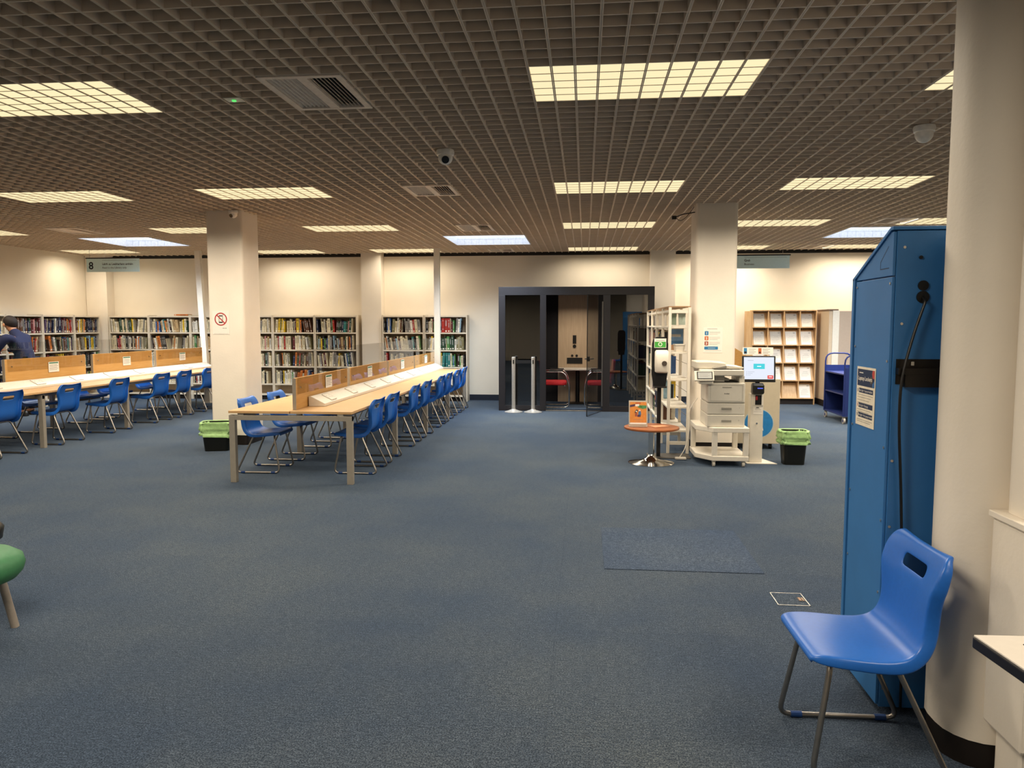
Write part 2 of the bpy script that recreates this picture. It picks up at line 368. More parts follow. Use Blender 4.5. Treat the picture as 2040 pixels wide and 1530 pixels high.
# ---------------------------------------------------------------- chairs
def shell_mesh():
    prof = [(.198, .404), (.213, .425), (.196, .440), (.13, .438), (.04, .429), (-.05, .423), (-.115, .430), (-.158, .457), (-.18, .505), (-.188, .56), (-.194, .615), (-.203, .665), (-.211, .69), (-.224, .735), (-.234, .765), (-.245, .788), (-.262, .790)]
    wid = [.168, .186, .2, .217, .222, .219, .211, .199, .19, .188, .196, .21, .216, .217, .211, .193, .177]
    dish = [0, 0, .2, .35, .4, .4, .4, .5, .6, .75, 1.2, 1.7, 1.75, 1.6, 1.2, .9, .7]
    vs = [-1, -1, -.93, -.66, -.4, -.3, 0, .3, .4, .66, .93, 1, 1]
    bm = bmesh.new(); G = []
    for i, ((x, z), w) in enumerate(zip(prof, wid)):
        a = Vector(prof[max(i-1, 0)]); c = Vector(prof[min(i+1, len(prof)-1)]); t = (c-a).normalized(); n = Vector((t.y, -t.x))   # towards the sitter
        if n.y < 0 and i < 5: n = -n
        if i >= 5 and n.x < 0: n = -n
        row = []
        for k, s in enumerate(vs):
            d = .016*abs(s)**2.4*dish[i]       # dished across
            if k in (0, len(vs)-1): d -= .036*([0, .3, .8, 1, 1, 1.15]+[1.3]*7+[1.1, .9, .6, .2])[i]
            row.append(bm.verts.new((x+n.x*d, s*w*(1.0 if k not in (0, 12) else 1.012), z+n.y*d)))
        G.append(row)
    for i in range(len(G)-1):
        for k in range(len(vs)-1):
            if i in (12,) and 4 <= k < 8: continue
            bm.faces.new((G[i][k], G[i][k+1], G[i+1][k+1], G[i+1][k]))
    bmesh.ops.recalc_face_normals(bm, faces=bm.faces)
    me = bpy.data.meshes.new('seat_shell'); bm.to_mesh(me); bm.free(); me.materials.append(CHB)
    o = bpy.data.objects.new('tmp', me); C.objects.link(o)
    so = o.modifiers.new('s', 'SOLIDIFY'); so.thickness = .007; so.offset = 0
    su = o.modifiers.new('u', 'SUBSURF'); su.levels = su.render_levels = 2
    dg = bpy.context.evaluated_depsgraph_get(); r = bpy.data.meshes.new_from_object(o.evaluated_get(dg)); bpy.data.objects.remove(o)
    for p in r.polygons: p.use_smooth = True
    r.name = 'seat_shell'; return r
def make_chair():
    t = thing('stacking_chair', 'x', 'chair')
    o = bpy.data.objects.new('seat_shell', shell_mesh()); C.objects.link(o); o.parent = t
    b = MB(STEEL); a, zt, zf = .165, .414, .013
    b.tube([(.13, -a, zt), (.13, a, zt), (.2, .21, zf), (-.27, .21, zf), (-.085, a, zt), (-.085, -a, zt), (-.27, -.21, zf), (.2, -.21, zf)], .0105, 8, .05, True)
    b.build('sled_frame', t, smooth=True, angle=80)
    for x in (.13, -.2):
        for y in (.21, -.21):
            MB(P('glide_blue', '#163a72', .6)).cyl((x-.022, y, zf), (x+.022, y, zf), .0125, 10).build('foot_glide', t)
    return t
chair = make_chair()
used = [0]
def put(x, y, rz, label, group=None):
    if not used[0]:
        used[0] = 1; chair.matrix_basis = Matrix.Translation((x, y, 0)) @ Matrix.Rotation(rz, 4, 'Z'); chair['label'] = label
        if group: chair['group'] = group
        return chair
    return dup(chair, (x, y, 0), rz, label, group)
put(1.005, 2.815, PI+.02, 'single bright blue plastic chair standing against the big cream column by the locker')
GR = 'blue chairs along the desk by the post'
for i, y in enumerate((7.86, 8.52, 9.66, 10.42, 11.48, 12.14, 13.0, 13.72)):
    put(-2.45, y, PI+random.uniform(-.03, .03), f'blue chair on the aisle side of the desk by the post, {ORD[i]} from near end', GR)
for i, y in enumerate((7.8, 8.56, 9.5, 10.25, 11.35, 12.1, 13.2)):
    put(-3.44, y, random.uniform(-.04, .04)+(.06 if i == 0 else 0), f'blue chair on the column side of the desk by the post, {ORD[i]} from near end', GR)
GL = 'blue chairs along the desk by the side wall'
for i, y in enumerate((7.5, 8.27, 9.33, 10.42, 11.53, 12.22, 13.1, 13.8)):
    put(-7.085, y, PI+random.uniform(-.03, .03), f'blue chair on the aisle side of the desk by shelves, {ORD[i]} from near end', GL)
for i, y in enumerate((8.4, 9.4, 10.33, 11.4, 12.1, 13.2)):
    put(-8.06, y, random.uniform(-.05, .05), f'blue chair on the shelf side of the desk by shelves, {ORD[i]} from near end', GL)
# ---------------------------------------------------------------- desks
SEAM = P('panel_seam', '#7a766e', .6)
def notice(name, M, w, h, label, group, cat='notice', top='#3d7a62'):
    b = MB(PAPER); b.M = M
    b.box(-w/2, w/2, -h/2, h/2, 0, .0012)
    b.mat(P('notice_green'+top, top, .7)).rect(-w*.44, w*.44, h*.33, h*.45, .0016)
    b.mat(GREY)
    for i in range(5): b.rect(-w*.42, w*(.42 if i % 2 else .3), h*(.2-.12*i)-.004, h*(.2-.12*i)+.002, .0016)
    b.mat(INK)
    return tag(b.build(name, normals=False), label, cat, group)
def desk(xc, w, ys, ztop, xdiv, zdiv, zac, label, divs, hide_first=False):
    t = thing('study_desk', label, 'desk', (xc, (ys[0]+ys[-1])/2, 0), 0, 'long study desks')
    zt = .73
    for a, b_ in zip(ys, ys[1:]):
        for s in (-1, 1):
            x0, x1 = (xc-w/2, xc-.004) if s < 0 else (xc+.004, xc+w/2)
            MB(BEECH).box(x0, x1, a-.035+(.012 if s > 0 and a == ys[0] else 0), b_-.038, zt-.025, zt).build('worktop', t, bevel=.002)
    for y in ys:
        b = MB(SILV)
        b.box(xc-w/2, xc+w/2, y-.025, y+.025, zt-.095, zt-.045)
        b.build('cross_rail', t, bevel=.002)
        for s in (-1, 1):
            x = xc+s*(w/2-.03)
            MB(SILV).box(x-.03, x+.03, y-.027, y+.027, 0, zt-.045).build('leg', t, bevel=.002)
    for s in (-1, 1):
        x = xc+s*(w/2-.12)
        MB(SILV).box(x-.02, x+.02, ys[0]+.026, ys[-1]-.026, zt-.075, zt-.04).build('side_rail', t)
        for k in range(len(ys)): MB(SILV).box(x-.03, x+.03, ys[k]-.02, ys[k]+.02, zt-.044, zt-.026).build('spacer', t)
    for a, b_ in divs:
        d = MB(BEECHV).box(xdiv-.012, xdiv+.012, a, b_, zt+.001, zdiv).build('divider_panel', t, bevel=.0015)
        MB(SILV).box(xdiv-.018, xdiv+.018, a-.001, a+.006, zt+.001, zdiv).build('edge_strip', d)
        ac = MB(ACR).box(xdiv+.014, xdiv+.0175, a+.05, b_-.02, zdiv-.17, zac).build('acrylic_screen', t)
        for yy in (a+.12, b_-.1): MB(CHROME).cyl((xdiv+.0125, yy, zdiv-.1), (xdiv+.026, yy, zdiv-.1), .009, 10).build('screen_bolt', ac)
    # sloping cable trunk with socket plates
    y0, y1 = divs[0][0]+.33, ys[-1]-.02
    tr = MB(WHITE).prism([(xdiv+.024, zt+.001), (xdiv+.024, zt+.105), (xdiv+.05, zt+.105), (xdiv+.2, zt+.03), (xdiv+.2, zt+.001)], 'xz', y0, y1).build('cable_trunk', t, bevel=.003)
    n = Vector((.075, 0, .15)).normalized()
    yy = y0+.35; k = 0
    while yy < y1-.2:
        b = MB(WHITE); b.M = face((xdiv+.125, yy, zt+.0675), (0, 1, 0), (-.15, 0, .075))
        b.box(-.085, .085, -.062, .062, .0005, .008)
        b.mat(SEAM)
        for q in ((-.085, .085, -.064, -.06), (-.085, .085, .06, .064), (-.087, -.083, -.062, .062), (.083, .087, -.062, .062)): b.rect(*q, .0083)
        b.mat(GREY)
        for sx in (-.042, .042):
            for px, py in ((0, .022), (-.018, -.012), (.018, -.012)): b.rect(sx+px-.005, sx+px+.005, py-.007, py+.007, .0084)
        b.build('socket_plate', tr, normals=False)
        yy += .78; k += 1
    return t
YS = (7.16, 8.92, 10.7, 12.5, 14.27)
desk(-2.92, 1.27, YS, .73, -2.92, 1.05, 1.33, 'long beech double desk with clear screens ending at the white post, beside the cream column', ((7.26, 8.93), (9.01, 10.78), (10.87, 12.53), (12.62, 14.3)))
desk(-7.56, 1.27, YS, .73, -7.6, 1.13, 1.35, 'long beech desk with beech dividers in front of the side wall bookshelves', ((7.3, 8.93), (9.09, 10.7), (10.86, 12.46), (12.58, 14.2)))
for i, (y, z) in enumerate(((8.24, .95), (9.88, .955), (11.71, .955), (13.48, .955))):
    notice('divider_notice', face((-2.92+.019, y, z), (0, 1, 0), (0, 0, 1)), .21, .145, f'white notice with green heading on the {ORD[i]} divider of the desk by the post', 'notices on the desk dividers')
for i, (y, z) in enumerate(((10.0, .985), (11.72, .985), (13.45, .985))):
    notice('divider_notice', face((-7.6+.019, y, z), (0, 1, 0), (0, 0, 1)), .21, .145, f'white notice with green heading on divider {ORD[i+1]} of the desk by side wall shelves', 'notices on the desk dividers')
# power posts between ceiling and desk ends
for (xa, xb, lab) in ((-2.865, -2.865, 'slim white cable post rising from the desk run to the ceiling beside the red binders'), (-7.6, -7.72, 'slim white cable post at the far end of the desk behind the cream column')):
    tilt = xb-xa
    t = thing('cable_post', lab, 'post', (xa, 14.4, 0), 0, 'cable posts')
    b = MB(WHITE); b.loft([[(xa-.055, 14.36, 0), (xa+.055, 14.36, 0), (xa+.055, 14.45, 0), (xa-.055, 14.45, 0)], [(xb-.055, 14.36, 3.08), (xb+.055, 14.36, 3.08), (xb+.055, 14.45, 3.08), (xb-.055, 14.45, 3.08)]])
    b.build('post', t)
    MB(WHITE).box(xa-.075, xa+.075, 14.34, 14.47, 0, .02).build('foot_plate', t)
# ---------------------------------------------------------------- bookcases along the walls
SHM = P('shelf_enamel', '#d5cab6', .5, var=.03)
SHB = P('shelf_back', '#b5a48c', .7, var=.04)
PAL = {'cream': ('#c9bd9e', 12), 'tan': ('#b0946a', 5), 'brown': ('#5a3a28', 6), 'dark brown': ('#33221b', 5), 'red': ('#a02a22', 4), 'maroon': ('#5a1d20', 5), 'navy': ('#1f2745', 5), 'blue': ('#3b5f96', 3), 'pale blue': ('#8fb0c2', 2), 'teal': ('#2d7370', 2), 'green': ('#4c8444', 2), 'dark green': ('#26402d', 4), 'yellow': ('#d9b52c', 3), 'orange': ('#c8702c', 3), 'white': ('#d8d3c6', 7), 'grey': ('#86827c', 7), 'black': ('#1c1a1b', 7), 'purple': ('#564364', 2), 'pink': ('#c08a86', 2), 'olive': ('#7a7350', 4), 'ivory': ('#dccfae', 8)}
PAGES = P('book_pages', '#cfc3a4', .8, var=.1, scale=200)
CALL = P('spine_label', '#e6e0d2', .7)
BAND = {c: P('spine_band_'+c.replace(' ', '_'), [min(1, x*.45+(.25 if sum(lin(h)) < .6 else 0)) for x in lin(h)], .6) for c, (h, _) in PAL.items()}
COV = {c: P('cover_'+c.replace(' ', '_'), h, .55, var=.12, scale=25) for c, (h, _) in PAL.items()}
def book_geo(b, colr, kind):
    """unit book: x thickness 0..1, y 0 (spine) ..1, z 0..1"""
    e = .1
    b.mat(COV[colr])
    b.box(0, e, .03, 1, 0, 1).box(1-e, 1, .03, 1, 0, 1)
    b.loft([[(0, .04, z), (.2, .0, z), (.8, 0, z), (1, .04, z), (1, .09, z), (0, .09, z)] for z in (0, 1)])
    b.mat(PAGES).box(e, 1-e, .09, .97, .015, .975)
    if kind != 2: b.mat(CALL).rect_y(.22, .78, .05, .14, -.004)
    b.mat(BAND[colr])
    if kind == 0: b.rect_y(.25, .75, .45, .85, -.004)
    elif kind == 1: b.rect_y(.18, .82, .78, .86, -.004); b.rect_y(.3, .7, .35, .7, -.004)
    else: b.rect_y(.2, .8, .2, .26, -.004); b.rect_y(.2, .8, .8, .84, -.004)
def rect_y(s, x0, x1, z0, z1, y): s.f([s.v((x0, y, z0)), s.v((x1, y, z0)), s.v((x1, y, z1)), s.v((x0, y, z1))]); return s
MB.rect_y = rect_y
BM = {}
def book_mesh(c, k):
    if (c, k) not in BM:
        b = MB(); book_geo(b, c, k); o = b.build('book', normals=False); BM[c, k] = o.data; bpy.data.objects.remove(o)
    return BM[c, k]
Cn = Vector((0, 0, H)); yw, pt = math.radians(5.55), math.radians(4.62)
FW = Vector((-math.sin(yw)*math.cos(pt), math.cos(yw)*math.cos(pt), -math.sin(pt))); RT = Vector((math.cos(yw), math.sin(yw), 0)); UP = RT.cross(FW)
def pix(p):
    d = Vector(p)-Cn; z = d.dot(FW); return 1020+1485*d.dot(RT)/z, 765-1485*d.dot(UP)/z, z
books = []
def colour(rng, bias):
    names = list(PAL); wts = [PAL[c][1]*bias.get(c, 1) for c in names]; return rng.choices(names, wts)[0]
def fill(frame, x0, x1, z, hmax, depth, rng, bias, where, full=.97, special=None):
    """a shelf of books; frame: matrix with x along the shelf, y into it"""
    x = x0+.004; end = x0+(x1-x0)*full; n = 0; tilt = 0; run = 0
    while True:
        if run <= 0:
            if tilt < 0: x += math.sin(-tilt)*.25
            tilt = rng.choice([0, 0, 0, .05, -.07, .1, -.12, .16]) if rng.random() < .8 else 0; run = rng.randint(4, 11); fam = colour(rng, bias); x += .004
            if tilt: x += abs(math.sin(tilt))*.26
        run -= 1
        th = rng.uniform(.015, .043) if rng.random() < .87 else rng.uniform(.042, .062)
        h = rng.uniform(.72, .96)*hmax if rng.random() < .85 else rng.uniform(.9, .99)*hmax
        c = fam if rng.random() < .35 else colour(rng, bias)
        if special and n in special: c, th, h = special[n][0], special[n][1], hmax*.96
        wx = th/math.cos(tilt)
        lean = math.sin(abs(tilt))*h
        if x+wx+(lean if tilt < 0 else 0)+.006 > end: break
        d = rng.uniform(.13, .2)
        # tilt about the foot: positive leans towards -x
        px = x+(th*0)
        M = frame @ Matrix.Translation((px, rng.uniform(.012, .03), z+.002+(th*math.sin(abs(tilt)) if tilt < 0 else 0))) @ Matrix.Rotation(-tilt, 4, 'Y') @ Matrix.Diagonal((th*.97, d, h, 1))
        books.append([M, c, rng.randint(0, 2), th, h, where, n]); n += 1
        x += wx+.0012
        if rng.random() < .02: x += rng.uniform(.02, .07)
    if 0: pass
ZS = (.12, .34, .71, 1.06, 1.42)
SHN = {4: 'top shelf', 3: 'second shelf', 2: 'third shelf', 1: 'fourth shelf', 0: 'lowest shelf'}
def bookcase(origin, ang, w, label, seedn, bias, where, levels=5, special={}, sparse={}):
    fr = Matrix.Translation(origin) @ Matrix.Rotation(ang, 4, 'Z')
    t = thing('bookcase', label, 'bookcase', origin, ang, 'white bookcases along the walls')
    D = .30
    for a in (.003, w-.025): MB(SHM).box(a, a+.022, 0, D, 0, 1.78).build('upright', t, local=True, bevel=.002)
    MB(SHB).box(.025, w-.025, D-.012, D-.004, .06, 1.76).build('back_panel', t, local=True)
    MB(SHM).box(.026, w-.026, .004, D, 1.735, 1.765).build('top_cover', t, local=True, bevel=.002)
    for i, z in enumerate(ZS): MB(SHM).box(.026, w-.026, .006, D-.014, z-.028, z).build('shelf', t, local=True, bevel=.002)
    MB(DARK).box(.026, w-.026, .05, .07, 0, .09).build('plinth', t, local=True)
    rng = random.Random(seedn)
    for i, z in enumerate(ZS):
        if i == 0: continue
        top = (ZS[i+1]-.03 if i < 4 else 1.735)-z-.012
        fill(fr, .03, w-.03, z, min(top, .305), .2, rng, bias, (where, SHN[i]), sparse.get(i, .985), special.get(i))
    return t
WBX = [-10.16, -9.26, -8.33, -7.43, -6.52, -5.61, -4.70]
creamy = {'cream': 2.2, 'ivory': 2.2, 'white': 1.8, 'grey': 1.5, 'tan': 1.5, 'purple': .3, 'navy': .6}
darky = {'maroon': 2, 'dark brown': 2, 'brown': 2, 'navy': 2.5, 'black': 2, 'cream': .4, 'ivory': .3, 'white': .6, 'purple': 2, 'blue': 1.5}
for i in range(6):
    bookcase((WBX[i], 15.12, 0), 0, WBX[i+1]-WBX[i], f'white bookcase full of books on back wall, {ORD[i]} bay from the room corner', 40+i, creamy if i != 0 else {**creamy, 'yellow': 2},
             f'bay {ORD[i]} from the room corner', special={4: {16: ('yellow', .06)}} if i == 4 else {})
for i, (a, b_) in enumerate(((-4.17, -3.29), (-3.285, -2.39))):
    bookcase((a, 15.12, 0), 0, b_-a, ('white bookcase just past the wall pilaster, with its books all across', 'white bookcase behind the cable post, with red binders on top shelf')[i], 60+i, {**creamy, 'yellow': 2, 'green': 2, 'teal': 2} if i else creamy,
             ('bookcase by wall pilaster', 'bookcase behind cable post')[i], special={4: {11: ('red', .062), 12: ('red', .062), 13: ('red', .05)}, 2: {5: ('yellow', .05), 6: ('yellow', .05), 8: ('teal', .05), 9: ('teal', .05), 10: ('teal', .05)}} if i else {}, sparse={4: .93} if i else {})
LWY = [11.6, 12.5, 13.42, 14.31, 15.12]
for i in range(4):
    bookcase((-10.35, LWY[i], 0), PI/2, LWY[i+1]-LWY[i]-.004, f'white metal bookcase of darker books on the side wall, {ORD[3-i]} bay from the room corner', 80+i, darky, f'side wall bay {ORD[3-i]} from corner')
# individual books: the 300 that show largest; the rest as one object
def shown(u, v):
    if u < 6 or 400 < u < 506 or u > 930: return False
    if u < 410: return v < 716-.072*(u-6)+(0 if u > 75 else -40)
    if u < 585: return v < 768
    if u < 870: return v < 752-.186*(u-585)
    return v < 722
sc = []
for k, (M, c, kd, th, h, where, n) in enumerate(books):
    u, v, z = pix(M @ Vector((.5, 0, .5))); sp = abs(pix(M @ Vector((1, 0, .5)))[0]-pix(M @ Vector((0, 0, .5)))[0])*h
    sc.append((sp if shown(u, v) else -1, k))
sc.sort(reverse=True)
pick = set(k for s, k in sc[:300] if s > 0)
rest = MB()
for k, (M, c, kd, th, h, where, n) in enumerate(books):
    if k in pick:
        o = bpy.data.objects.new('book', book_mesh(c, kd)); C.objects.link(o); o.matrix_basis = M
        wd = 'thin ' if th < .026 else 'thick ' if th > .046 else ''
        tag(o, f'{wd}{c} book, {ORD[n]} from left, {where[1]}, {where[0]}', 'book', 'books on the wall bookcases')
    else:
        rest.M = M; book_geo(rest, c, kd)
ro = rest.build('book_rows', normals=False); ro['kind'] = 'stuff'
tag(ro, 'smaller and half hidden books filling the remaining white shelves along the walls', 'books')
for nm, loc, c, lab in (('book', (-8.72, 15.2, 1.77), 'orange', 'orange book lying flat on top of the back wall bookcase near the hanging sign'),):
    b = MB(); b.M = Matrix.Translation(loc) @ Matrix.Rotation(PI/2, 4, 'Y') @ Matrix.Rotation(0, 4, 'X') @ Matrix.Diagonal((.03, .2, .3, 1)); b.M = Matrix.Translation((loc[0], loc[1], loc[2]+.033)) @ Matrix.Rotation(PI/2, 4, 'Y') @ Matrix.Diagonal((.03, .2, .3, 1))
    book_geo(b, c, 0); tag(b.build(nm, normals=False), lab, 'book')
# ---------------------------------------------------------------- meeting booth
BF = P('booth_frame', '#1d1b1f', .5, var=.05)
BI = P('booth_felt', '#17161a', .9, var=.1)
LWOOD = wood('booth_light_wood', '#b09a80', '#bda78c', .55, (40, 40, 2))
TINT = glass('booth_glass', (.42, .42, .44), 1, 2.0)
CLR = glass('door_glass', (.72, .73, .74), 1, 1.5)
bx0, bx1, by0, by1, bz = -1.57, 1.245, 13.62, 15.12, 2.27
t = thing('meeting_booth', 'black glass-fronted meeting booth with an open glass door, against the back wall', 'booth', ((bx0+bx1)/2, by0, 0))
def bb(name, x0, x1, y0, y1, z0, z1, m=BF, bev=.003): return MB(m).box(x0, x1, y0, y1, z0, z1).build(name, t, bevel=bev)
b = MB(BF)
b.box(bx0, bx1, by0, by0+.09, 2.12, bz).box(bx0, -1.45, by0, by0+.09, .0, 2.12).box(-.81, -.70, by0, by0+.09, 0, 2.12).box(.33, .46, by0, by0+.09, 0, 2.12).box(1.13, bx1, by0, by0+.09, 0, 2.12)
b.box(-1.45, -.81, by0, by0+.09, 0, .1).box(.46, 1.13, by0, by0+.09, 0, .1)
b.build('front_frame', t, bevel=.002)
bb('side_wall', bx0, bx0+.08, by0+.09, by1, 0, bz-.06, BI); bb('side_wall', bx1-.08, bx1, by0+.09, by1, 0, bz-.06, BI)
bb('roof', bx0, bx1, by0+.09, by1, bz-.06, bz); bb('back_wall', bx0+.08, bx1-.08, by1-.06, by1, 0, bz-.06, BI)
bb('booth_floor', bx0+.08, bx1-.08, by0+.09, by1-.06, 0, .03, CARP)
bb('threshold', -.70, .33, by0-.005, by0+.03, 0, .018, STEEL)
bk = bb('back_panel', -.53, .27, by1-.085, by1-.06, .03, bz-.06, LWOOD)
for x0, x1, z0, z1 in ((-.235, -.165, 1.2, 1.37), (-.35, -.04, .8, .92)):
    MB(BLACK).box(x0, x1, by1-.094, by1-.0852, z0, z1).build('socket_plate', bk, bevel=.002)
for x, z, r in ((-.2, 1.15, .035), (-.245, .96, .025), (-.155, .96, .025)):
    MB(BLACK).cyl((x, by1-.0852, z), (x, by1-.095, z), r, 18).build('round_socket', bk)
for x0, x1 in ((-1.45, -.81), (.46, 1.13)): MB(TINT).box(x0, x1, by0+.03, by0+.042, .1, 2.12).build('glass_pane', t)
# open door leaf
hx, hy, ang = .325, by0-.005, math.radians(252)
dx, dy = math.cos(ang), math.sin(ang); L = .9
d = MB(CLR); d.M = face((hx, hy, 0), (dx, dy, 0), (0, 0, 1)); d.box(0, L, .02, 2.1, -.005, .005); d = d.build('glass_door', t)
b = MB(BLACK); b.M = face((hx, hy, 0), (dx, dy, 0), (0, 0, 1)); b.box(L, L+.006, .02, 2.1, -.007, .007).box(0, L, .012, .02, -.007, .007); b.build('edge_seal', d)
b = MB(BLACK); b.M = face((hx, hy, 0), (dx, dy, 0), (0, 0, 1))
b.box(L-.09, L-.03, .96, 1.04, .006, .02).box(L-.09, L-.03, .96, 1.04, -.02, -.006).tube([(L-.06, 1.0, .02), (L-.06, 1.0, .06), (L-.17, 1.0, .06)], .009, 8, .02).tube([(L-.06, 1.0, -.02), (L-.06, 1.0, -.06), (L-.17, 1.0, -.06)], .009, 8, .02)
b.build('door_handle', d, smooth=True)
b = MB(WHITE); b.M = face((hx, hy, 0), (dx, dy, 0), (0, 0, 1)); b.box(L-.075, L-.05, .83, .9, .022, .024); b.build('key_tag', d)
b = MB(STEEL); b.M = face((hx, hy, 0), (dx, dy, 0), (0, 0, 1)); b.box(0, .02, .1, 2.0, -.012, .012); b.build('hinge_rail', d)
# booth table and chairs
lamp(t, -.1, 14.3, bz-.08, .9, .12, (1, .86, .68), 9.0)  # lamp added under the roof to brighten the dark booth interior
MB(E('booth_fill_glow', '#fff0d0', 1.2)).box(-.5, .3, 14.25, 14.35, bz-.075, bz-.068).build('added_roof_lamp', t)  # glowing bar added to go with the booth's fill light
TBL = P('booth_table_top', '#b9b2a6', .4)
tt = thing('booth_table', 'light grey table fixed under the sockets inside the black booth', 'table', (-.15, 14.75, .031))
MB(TBL).box(-.5, .24, 14.4, 15.03, .70, .725).build('table_top', tt, bevel=.004)
MB(BLACK).cyl((-.13, 14.75, .04), (-.13, 14.75, .70), .04, 16).build('column', tt, smooth=True)
MB(BLACK).lathe([(.22, 0), (.22, .012), (.05, .025), (.04, .04)], (-.13, 14.75, .031), 24).build('base', tt, smooth=True)
REDF = P('red_upholstery', '#a5141c', .8, var=.1, scale=150)
def redchair(loc, rz, label):
    t = thing('cantilever_chair', label, 'chair', loc, rz, 'red chairs in the booth')
    b = MB(REDF); b.loft([rr(.0, 0, .46, .46, .08, z) if k not in (0, 3) else rr(0, 0, .43, .43, .08, z) for k, z in enumerate((.42, .435, .475, .495))]); b.build('seat', t, local=True, smooth=True)
    b = MB(REDF); b.M = Matrix.Translation((-.24, 0, .7)) @ Matrix.Rotation(-.12, 4, 'Y') @ Matrix.Rotation(PI/2, 4, 'Y')
    b.loft([rr(0, 0, .40, .44, .1, z) if k not in (0, 3) else rr(0, 0, .37, .41, .1, z) for k, z in enumerate((-.03, -.02, .02, .03))]); b.build('backrest', t, local=True, smooth=True)
    b = MB(CHROME)
    for s in (-1, 1):
        y = s*.26
        b.tube([(-.25, y, .68), (.2, y, .68), (.28, y, .45), (.28, y, .012), (-.27, y, .012)], .0125, 8, .1)
    b.tube([(-.27, -.26, .012), (-.27, .26, .012)], .0125); b.tube([(.2, -.26, .42), (.2, .26, .42)], .01); b.tube([(-.25, -.26, .66), (-.25, .26, .66)], .01)
    b.build('frame', t, local=True, smooth=True, angle=70)
    for s in (-1, 1): MB(BLACK).box(-.1, .17, s*.26-.02, s*.26+.02, .693, .712).build('arm_pad', t, local=True, bevel=.006)
redchair((-.56, 14.1, .032), 0, 'red upholstered chrome chair in the booth, its seat clear of the open glass door')
redchair((.29, 14.1, .032), PI, 'red upholstered chrome chair in the booth, seen through the open glass door')
# stanchions
SATIN = P('satin_silver', '#c4c0b8', .3, .55)
RIB = P('black_webbing', '#101012', .8)
for i, x in enumerate((-1.275, -.92)):
    t = thing('barrier_post', ('brushed steel queue barrier post farther from the open booth door', 'brushed steel queue barrier post next to the open booth door')[i], 'barrier post', (x, 13.42, 0), 0, 'queue barrier posts')
    MB(SATIN).lathe([(.165, 0), (.165, .008), (.12, .022), (.05, .045), (.038, .055), (.038, .06)], (x, 13.42, 0), 32).build('base', t, smooth=True)
    MB(SATIN).cyl((x, 13.42, .045), (x, 13.42, .96), .034, 20).build('post', t, smooth=True)
    MB(SATIN).cyl((x, 13.42, .96), (x, 13.42, 1.0), .036, 20).build('cap', t, smooth=True, bevel=.004)
    MB(BLACK).box(x-.012, x+.012, 13.38, 13.42, .88, .95).build('belt_slot', t)
tag(MB(RIB).box(-1.275+.037, -.92-.037, 13.418, 13.422, .885, .945).build('barrier_belt'), 'short black webbing belt stretched between the two steel posts', 'belt')
# ---------------------------------------------------------------- signs and wall notices
SIGN = P('aqua_sign_panel', '#d3eff0', .5, var=.02)
def hang_sign(x0, x1, y, z0, z1, lab, grp, texts, num=None, wires=(.25,)):
    t = thing('hanging_sign', lab, 'sign', ((x0+x1)/2, y, z0), 0, grp)
    MB(SIGN).box(x0, x1, y-.006, y+.006, z0, z1-.02).build('panel', t)
    MB(BLACK).box(x0-.015, x1+.015, y-.012, y+.012, z1-.022, z1).build('top_rail', t)
    for w in wires: MB(STEEL).cyl((x0+(x1-x0)*w, y, z1), (x0+(x1-x0)*w, y, 3.06), .003, 6).build('wire', t)
    b = MB(INK); b.M = face((x0, y-.0065, z0), (1, 0, 0), (0, 0, 1))
    if num: b.text(num, .045, .055, .2, .001, bold=.004)
    W = x1-x0
    for i, (s, px, py, sz, bo) in enumerate(texts): b.text(s, px, py, sz, .001, bold=bo)
    b.rect(texts[0][1], W-.05, z1-z0-.055, z1-z0-.052, .001)
    b.build('lettering', t, normals=False)
hang_sign(-9.81, -8.71, 14.0, 2.62, 2.9, 'aqua hanging sign with a large 8 over the side wall bookcases', 'aqua hanging signs', [('Léigh sa Leabharlann amháin', .33, .135, .056, .0012), ('Read in the Library only', .33, .065, .052, 0)], '8', (.06, .94))
hang_sign(2.45, 3.67, 14.0, 2.6, 2.85, 'aqua hanging sign reading Business beyond the poster column', 'aqua hanging signs', [('Gnó', .42, .125, .058, .0015), ('Business', .42, .06, .052, 0)], None, (.06, .9))
RED = P('prohibition_red', '#a9282c', .6)
b = MB(PAPER); b.M = face((-4.74, 9.3795, 1.615), (1, 0, 0), (0, 0, 1))
b.box(-.115, .115, -.155, .155, 0, .002)
b.mat(INK).loft([rr(0, .045, .055, .1, .01, .0022), rr(0, .045, .055, .1, .01, .0026)]); b.mat(PAPER).rect(-.022, .022, .012, .08, .0029); b.mat(GREY).disc((.032, .1), .006, .0029, 10)
b.mat(RED).disc((0, .045), .085, .0032, 40, .071); b.poly([(-.062, .098), (-.052, .108), (.062, -.008), (.052, -.018)], .0034)
b.mat(INK).rect(.02, .055, -.075, -.07, .0025); b.mat(P('notice_green#3d7a62', '#3d7a62', .7)).rect(.062, .072, -.078, -.066, .0025)
b.mat(GREY).rect(-.1, .1, -.148, -.145, .0025)
tag(b.build('phone_sign', normals=False), 'white notice with a crossed-out mobile phone on the cream column', 'notice')
PB, PO, PR = P('print_blue', '#2a76a6', .6), P('print_orange', '#c0663a', .6), P('print_rust', '#9c4f3c', .6)
b = MB(PAPER); b.M = face((1.57, 9.3695, 1.4), (1, 0, 0), (0, 0, 1))
b.box(-.115, .115, -.155, .155, 0, .002); b.mat(GREY).rect(-.07, .05, .135, .14, .0024)
